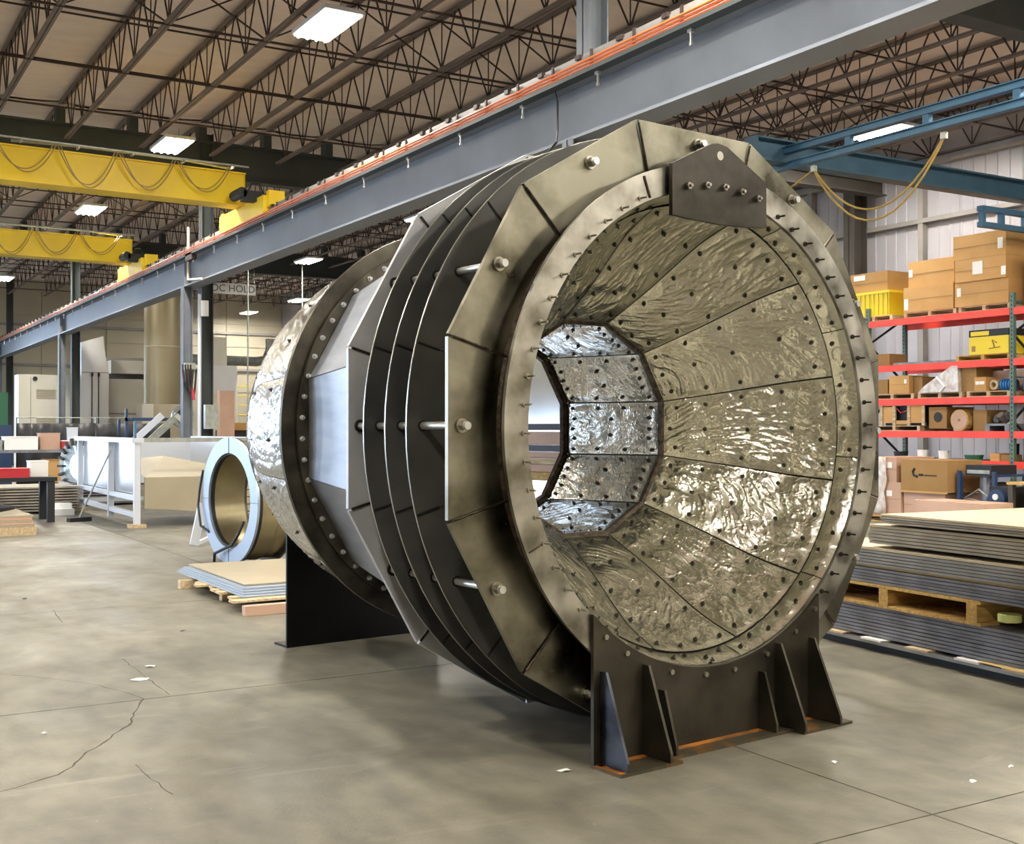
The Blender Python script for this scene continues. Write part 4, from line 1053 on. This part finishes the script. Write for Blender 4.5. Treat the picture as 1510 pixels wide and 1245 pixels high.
# dark table
def table(label, x0, x1, y0, y1, h, m, mleg, nm='work_table'):
    t = T(nm, label, 'table', (x0, y0, 0))
    MB().bb(0, x1-x0, 0, y1-y0, h-.07, h).build('tabletop', M[m], t)
    for x in (.1, x1-x0-.1):
        for y in (.08, y1-y0-.08): MB().bb(x-.06, x+.06, y-.06, y+.06, 0, h-.07).build('leg', M[mleg], t)
    return t
table('dark steel table at the left edge in front of the sheets', 1.4, 3.75, 22.0, 23.0, .80, 'black', 'black')
table('long blue workbench cluttered with goods at the left', 1.8, 5.6, 30.0, 31.2, 1.15, 'sheetdk', 'navy', 'workbench')
def small(nm, lb, cat, x, y, z, dx, dy, dz, m, grp='clutter on the workbenches', top=None):
    t = T(nm, lb, cat, (x, y, z), 0, grp)
    MB().bb(0, dx, 0, dy, 0, dz).build('body', M[m], t)
    MB().bb(-.01, dx+.01, -.01, dy+.01, dz, dz+.02).build('lid', M[top or m], t)
    return t
small('red_tray', 'red tray on the dark steel table at the left edge', 'tray', 2.3, 22.1, .80, 1.0, .5, .14, 'redbin')
small('white_box', 'white box behind the red tray on the dark table', 'box', 3.36, 22.4, .80, .3, .4, .26, 'paper')
small('white_bag', 'puffy white bag on the long blue workbench', 'bag', 3.95, 30.2, 1.15, .75, .5, .30, 'paper')
small('pale_carton', 'pale pinkish carton on the blue workbench', 'box', 4.77, 30.3, 1.15, .45, .5, .38, 'card3')
small('white_monitor', 'small bright white panel on the blue workbench', 'panel', 5.406, 30.4, 1.35, .25, .1, .32, 'white')
small('red_white_box', 'small red and white box under the white panel', 'box', 5.247, 30.1, 1.15, .35, .3, .2, 'redbin', top='paper')
small('grey_parts_box', 'grey box at the left end of the blue workbench', 'box', 3.604, 30.2, 1.15, .3, .5, .22, 'galv')
small('open_shelf_box', 'open wooden box below the blue workbench', 'box', 4.876, 30.2, .35, .9, .6, .55, 'card')
gb = T('green_blue_cabinet', 'green and dark blue cabinet at the left picture edge', 'cabinet', (3.6, 33, 0))
MB().bb(0, .9, 0, .8, 0, 1.75).build('lower_body', M['navy'], gb); MB().bb(0, .8, 0, .8, 1.75, 2.6).build('upper_body', M['greenbin'], gb)
# cardboard pallets at left foreground
pg = T('wooden_pallet', 'wooden pallet loaded with flat cardboard at the left edge', 'pallet', (1.6, 19.5, 0))
for y in (0, .9, 1.8): MB().bb(0, 1.42, y, y+.1, 0, .11).build('stringer', M['woodlt'], pg)
for k in range(8): MB().bb(0, 1.42, k*.24, k*.24+.18, .11, .135).build('deck_board', M['woodlt'], pg)
for k in range(5):
    o = MB().box((0, 0, 0), (1.35-.05*k, 1.8, .03)).build('cardboard_sheet', M['card3' if k % 2 else 'tan'], None, loc=(2.3+.03*k, 20.4+.05*k, .152+.033*k), rz=rnd.uniform(-.05, .05))
    tag(o, 'flat cardboard sheet on the left edge pallet, '+['lowest of the pile', 'second from the bottom', 'in the middle of the pile', 'second from the top', 'topmost of the pile'][k], 'cardboard', 'cardboard pile at the left')
o = MB().tube([(1.9, 19.9, .40), (2.4, 20.0, .405), (2.8, 20.3, .39)], [.05, .09, .03], 8).build('black_strap', M['black']); tag(o, 'crumpled black strip on the cardboard pile', 'strip')
o = MB().box((0, 0, 0), (.5, .6, .12)).box((.1, .1, .1), (.3, .3, .1)).build('scrap_heap', M['paper'], None, loc=(4.1, 24.0, .06)); tag(o, 'pale scrap heap on the floor between pallet and trough', 'scrap')
# tarp screen
tp = T('welding_curtain', 'low black welding curtain behind the white trough', 'curtain', (4.65, 33.2, 0))
mb = MB()
for i in range(41):
    for j in range(6): mb.v.append((i*.1, .05*math.sin(i*1.3)+.03*math.sin(i*.5+j), .15+j*.33+.03*noise.noise(Vector((i*.3, 0, 1)))))
for i in range(40):
    for j in range(5): q = i*6+j; mb.f.append((q, q+6, q+7, q+1))
o = mb.build('curtain_cloth', M['tarp'], tp, True); o.modifiers.new('s', 'SOLIDIFY').thickness = .01
for x in (0, 2, 4): MB().tube([(x, .08, 0), (x, .08, 1.95)], .02, 6).build('pole', M['galv'], tp)
MB().tube([(0, .08, 1.95), (4, .08, 1.95)], .015, 6).build('top_bar', M['galv'], tp)
# blue sawhorse frame
bh = T('blue_stand', 'dark blue steel stand with slanting pale plates behind the trough', 'stand', (6.75, 30.2, 0))
MB().bb(0, .06, 0, .06, 0, 2.15).bb(1.6, 1.66, 0, .06, 0, 2.0).bb(0, 1.66, 0, .06, 1.85, 1.93).bb(0, .06, .8, .86, 0, 1.9).bb(1.6, 1.66, .8, .86, 0, 1.9).bb(0, 1.66, .8, .86, .7, .78).build('frame', M['navy'], bh)
MB().bar((.2, -.05, 1.35), (.9, -.05, 2.0), .06, .16).build('slanting_plate', M['white'], bh); MB().bar((.6, -.03, 1.35), (1.3, -.03, 2.0), .06, .18).build('slanting_plate', M['galv'], bh)
MB().bar((1.25, -.06, 2.0), (1.9, -.06, 1.35), .05, .12).build('slanting_plate', M['cream'], bh)
MB().bb(.1, 1.5, .1, .8, .78, 1.2).build('blue_bin', M['navy'], bh)

# ------------------------------------------------------------------ machines by the back wall
def cab(nm, lb, x0, x1, y0, y1, h, m, extra=None, z0=0.0):
    t = T(nm, lb, 'cabinet', (x0, y0, z0)); MB().bb(0, x1-x0, 0, y1-y0, 0, h).build('body', M[m], t); return t
ce = cab('electrical_enclosure', 'large cream enclosure with louvres at the far left', 6.35, 8.1, 45, 46, 3.6, 'cream')
for (x, z) in ((.9, 2.75), (.9, 1.75), (1.0, .8)): 
    for k in range(5): MB().bb(x-.3, x+.35, -.03, 0, z+k*.07, z+k*.07+.035).build('louvre', M['tan'], ce)
MB().bb(.4, .41, -.01, 0, .1, 3.5).build('door_gap', M['coldark'], ce)
MB().tube([(.55, -.05, 3.45), (.55, -.02, 3.45)], .08, 10).build('knob', M['black'], ce)
bo = T('white_booth', 'tall white booth with a slanting top and two dark door lines', 'booth', (8.30, 44.0, 0))
mb = MB(); mb.prism([(0, 0), (.95, 0), (.95, 3.6), (.80, 4.5), (.76, 5.0), (0, 4.75)], 0, 1.0); mb.build('body', M['creamlt'], bo)
for x in (.35, .58): MB().bb(x, x+.03, -.02, 0, .2, 3.55).build('door_gap', M['black'], bo); MB().box((x+.015, -.03, 3.6), (.07, .05, .14)).build('hinge', M['black'], bo)
MB().bb(0, .95, -.01, 0, 3.66, 3.69).build('seam', M['tan'], bo)
tb2 = T('grey_machine_box', 'wide grey beige machine housing right of the white booth', 'machine', (9.45, 46.2, 0))
MB().bb(0, 3.0, 0, 2.5, 0, 3.55).build('body', M['cream'], tb2)
for z in (1.2, 2.2): MB().bb(0, 3.0, -.03, 0, z, z+.05).build('seam', M['girt'], tb2)
MB().bb(.9, 2.2, -.05, 0, 1.4, 2.0).build('hatch', M['tan'], tb2)
MB().bb(.3, 2.4, -.2, .6, 3.75, 4.25).build('duct_box', M['cream'], tb2); MB().bb(-.1, 3.0, .6, 1.2, 3.55, 4.4).build('shade_box', M['girt'], tb2)
tk = T('tan_tank', 'tall round tan tank standing behind the runway column', 'tank', (11.0, 43.3, 0))
MB().tube([(0, 0, 0), (0, 0, 6.55)], .66, 40).build('shell', M['tank'], tk, 40)
for z in (2.4, 4.6): MB().tube([(0, 0, z), (0, 0, z+.05)], .68, 40).build('band', M['tan'], tk, 40)
tb3 = cab('tan_cabinet', 'boxy tan cabinet below the tan tank', 9.75, 11.1, 41.0, 42.0, 2.5, 'tan')
MB().bb(-.03, .35, -.02, 0, 0, 2.5).build('pale_edge', M['cream'], tb3)
rl = T('hose_reel', 'round grey hose reel beside the tan cabinet', 'reel', (8.55, 31.5, 1.98))
MB().tube([(0, 0, 0), (0, .15, 0)], .30, 24).build('reel_drum', M['galv'], rl); MB().tube([(0, -.03, 0), (0, 0, 0)], .2, 20).build('reel_face', M['coldark'], rl)
MB().tube([(0, -.05, 0), (0, -.03, 0)], .09, 12).build('hub', M['paper'], rl); MB().bar((0, .1, 0), (.25, .1, -1.95), .07).build('stand', M['galv'], rl)
# hoses on column, boxes on column
ch = T('hose_bundle', 'bundle of dark and red hoses hanging on the runway column', 'hoses', (7.32, 26.50, 0))
MB().bb(-.1, .15, .0, .06, 2.98, 3.14).build('hose_hook', M['galv'], ch)
for k in range(4): MB().tube(sag((-.15+.06*k, 0, 3.1), (-.05+.07*k, 0, 3.0), .35+.1*k, 10), .022, 6).build('hose', M['cableblk' if k % 2 else 'joist'], ch)
MB().tube([(.08, -.02, 2.55), (.1, -.03, 2.3)], .03, 8).build('red_handle', M['redbin'], ch)
ex = T('conduit_pipe', 'white vertical conduit with grey breaker box on the dark building column', 'conduit', (7.66, 26.45, 0))
MB().tube([(-.12, 0, 0), (-.12, 0, 4.7)], .04, 8).build('pipe', M['white'], ex); MB().bb(-.02, .28, -.12, .02, 1.65, 2.2).build('breaker_box', M['galv'], ex)
MB().tube([(-.02, -.05, 4.2), (-.02, -.05, 4.55)], .09, 10).build('lamp_head', M['paper'], ex)
# mid building items right of the columns
pnl = cab('cream_partition', 'tall cream partition behind the dark building column', 12.9, 13.9, 45, 45.3, 5.2, 'cream')
MB().bb(.3, 1.4, -.03, 0, 3.0, 4.1).build('cream_sheet', M['creamlt'], pnl)
po = cab('light_brown_post', 'light brown wooden post structure right of the building column', 11.5, 12.0, 38.0, 38.3, 2.9, 'card3')
lad = T('yellow_ladder', 'pale yellow ladder stand near the foil end of the duct', 'ladder', (13.35, 42.0, 0))
for x in (0, .55): MB().tube([(x, 0, 0), (x, 0, 3.3)], .035, 6).build('rail', M['cream'], lad)
for z in [.4+.35*k for k in range(9)]: MB().tube([(0, 0, z), (.55, 0, z)], .025, 6).build('rung', M['ylbin'], lad)
for x, y in ((13.1, 40), (15.1, 40)):
    o = MB().tube([(x, y, 0), (x, y, 7.7)], .025, 6).build('thin_pole', M['galv']); tag(o, 'thin pale vertical pole hanging down ' + ('beside the sign' if x < 14 else 'right of the sign, next to the foil end'), 'pole')
mc = cab('low_shelf_unit', 'low brown shelf unit behind the pale ring', 11.9, 14.2, 39, 39.8, 1.6, 'coldark')
MB().bb(.2, .9, -.3, .2, 1.6, 1.85).build('crate', M['card'], mc)
gd = T('grey_duct_pipe', 'grey horizontal ventilation pipe with a bend near the back wall', 'pipe', (14.2, 50, 4.6))
for x in (0, 2.2): MB().tube([(x, 0, .2), (x, 0, 4.06)], .02, 6).build('hanger_rod', M['galv'], gd)
MB().tube([(-.6, 0, 0), (2.6, 0, 0), (3.0, 0, .1), (3.2, 0, .5), (3.2, 0, 1.0)], .22, 12).build('pipe', M['galv'], gd, 50)
# sign
sg = T('hanging_sign', 'grey hanging sign with black capital letters OC HOLD', 'sign', (13.2, 42, 6.75))
MB().bb(-.85, .85, 0, .04, -.2, .2).build('sign_board', M['girt'], sg)
txt('sign_text', 'OC HOLD', .36, M['black'], sg, (0, -.01, 0), (math.pi/2, 0, 0))
for x in (-.8, .8): MB().bar((x, .02, .22), (x, .02, .75), .015).build('sign_wire', M['galv'], sg)
# bluish post with motor above the duct
jp = T('jib_post', 'slate blue post with a dark hoist motor above the rear flange', 'hoist post', (17.0, 38.5, 0))
MB().bb(-.28, .28, -.2, .2, 0, 7.2).build('post', M['beam'], jp)
MB().bb(-.35, 1.2, -.3, .3, 7.2, 7.35).build('top_plate', M['black'], jp)
MB().tube([(.2, 0, 7.55), (1.2, 0, 7.55)], .2, 12).build('hoist_motor', M['black'], jp); MB().box((-.1, 0, 7.5), (.4, .4, .3)).build('gearbox', M['beamdk'], jp)

# debris on the floor
for k, (px, py, s, m_) in enumerate(((222, 984, .05, 'paper'), (206, 1003, .06, 'paper'), (833, 1138, .045, 'paper'), (270, 932, .03, 'coldark'), (38, 884, .03, 'coldark'), (1230, 1126, .02, 'paper'), (1490, 1132, .02, 'paper'), (1435, 1154, .025, 'paper'), (65, 1083, .02, 'paper'))):
    p = onz(px, py); mb = MB()
    n_ = 7
    for i in range(n_): a = 2*math.pi*i/n_; mb.v.append((math.cos(a)*s*rnd.uniform(.6, 1.2), math.sin(a)*s*rnd.uniform(.3, .7), .001+rnd.uniform(0, .012)))
    mb.v.append((0, 0, .015)); mb.f = [(i, (i+1) % n_, n_) for i in range(n_)]
    o = mb.build('paper_scrap' if m_ == 'paper' else 'dirt_flake', M[m_], None, loc=(p.x, p.y, 0)); 
    lb = ['curled white scrap right of the long crack', 'flat white scrap nearer the long crack', 'white scrap just left of the front saddle foot', 'dark flake behind the crack toward the pallet', 'dark flake at the far left of the floor', 'tiny pale chip right of the saddle', 'tiny pale chip at the right edge of the floor', 'tiny pale chip above the floor joint crossing', 'tiny pale chip at the left foreground'][k]
    tag(o, lb, 'scrap', 'floor debris')
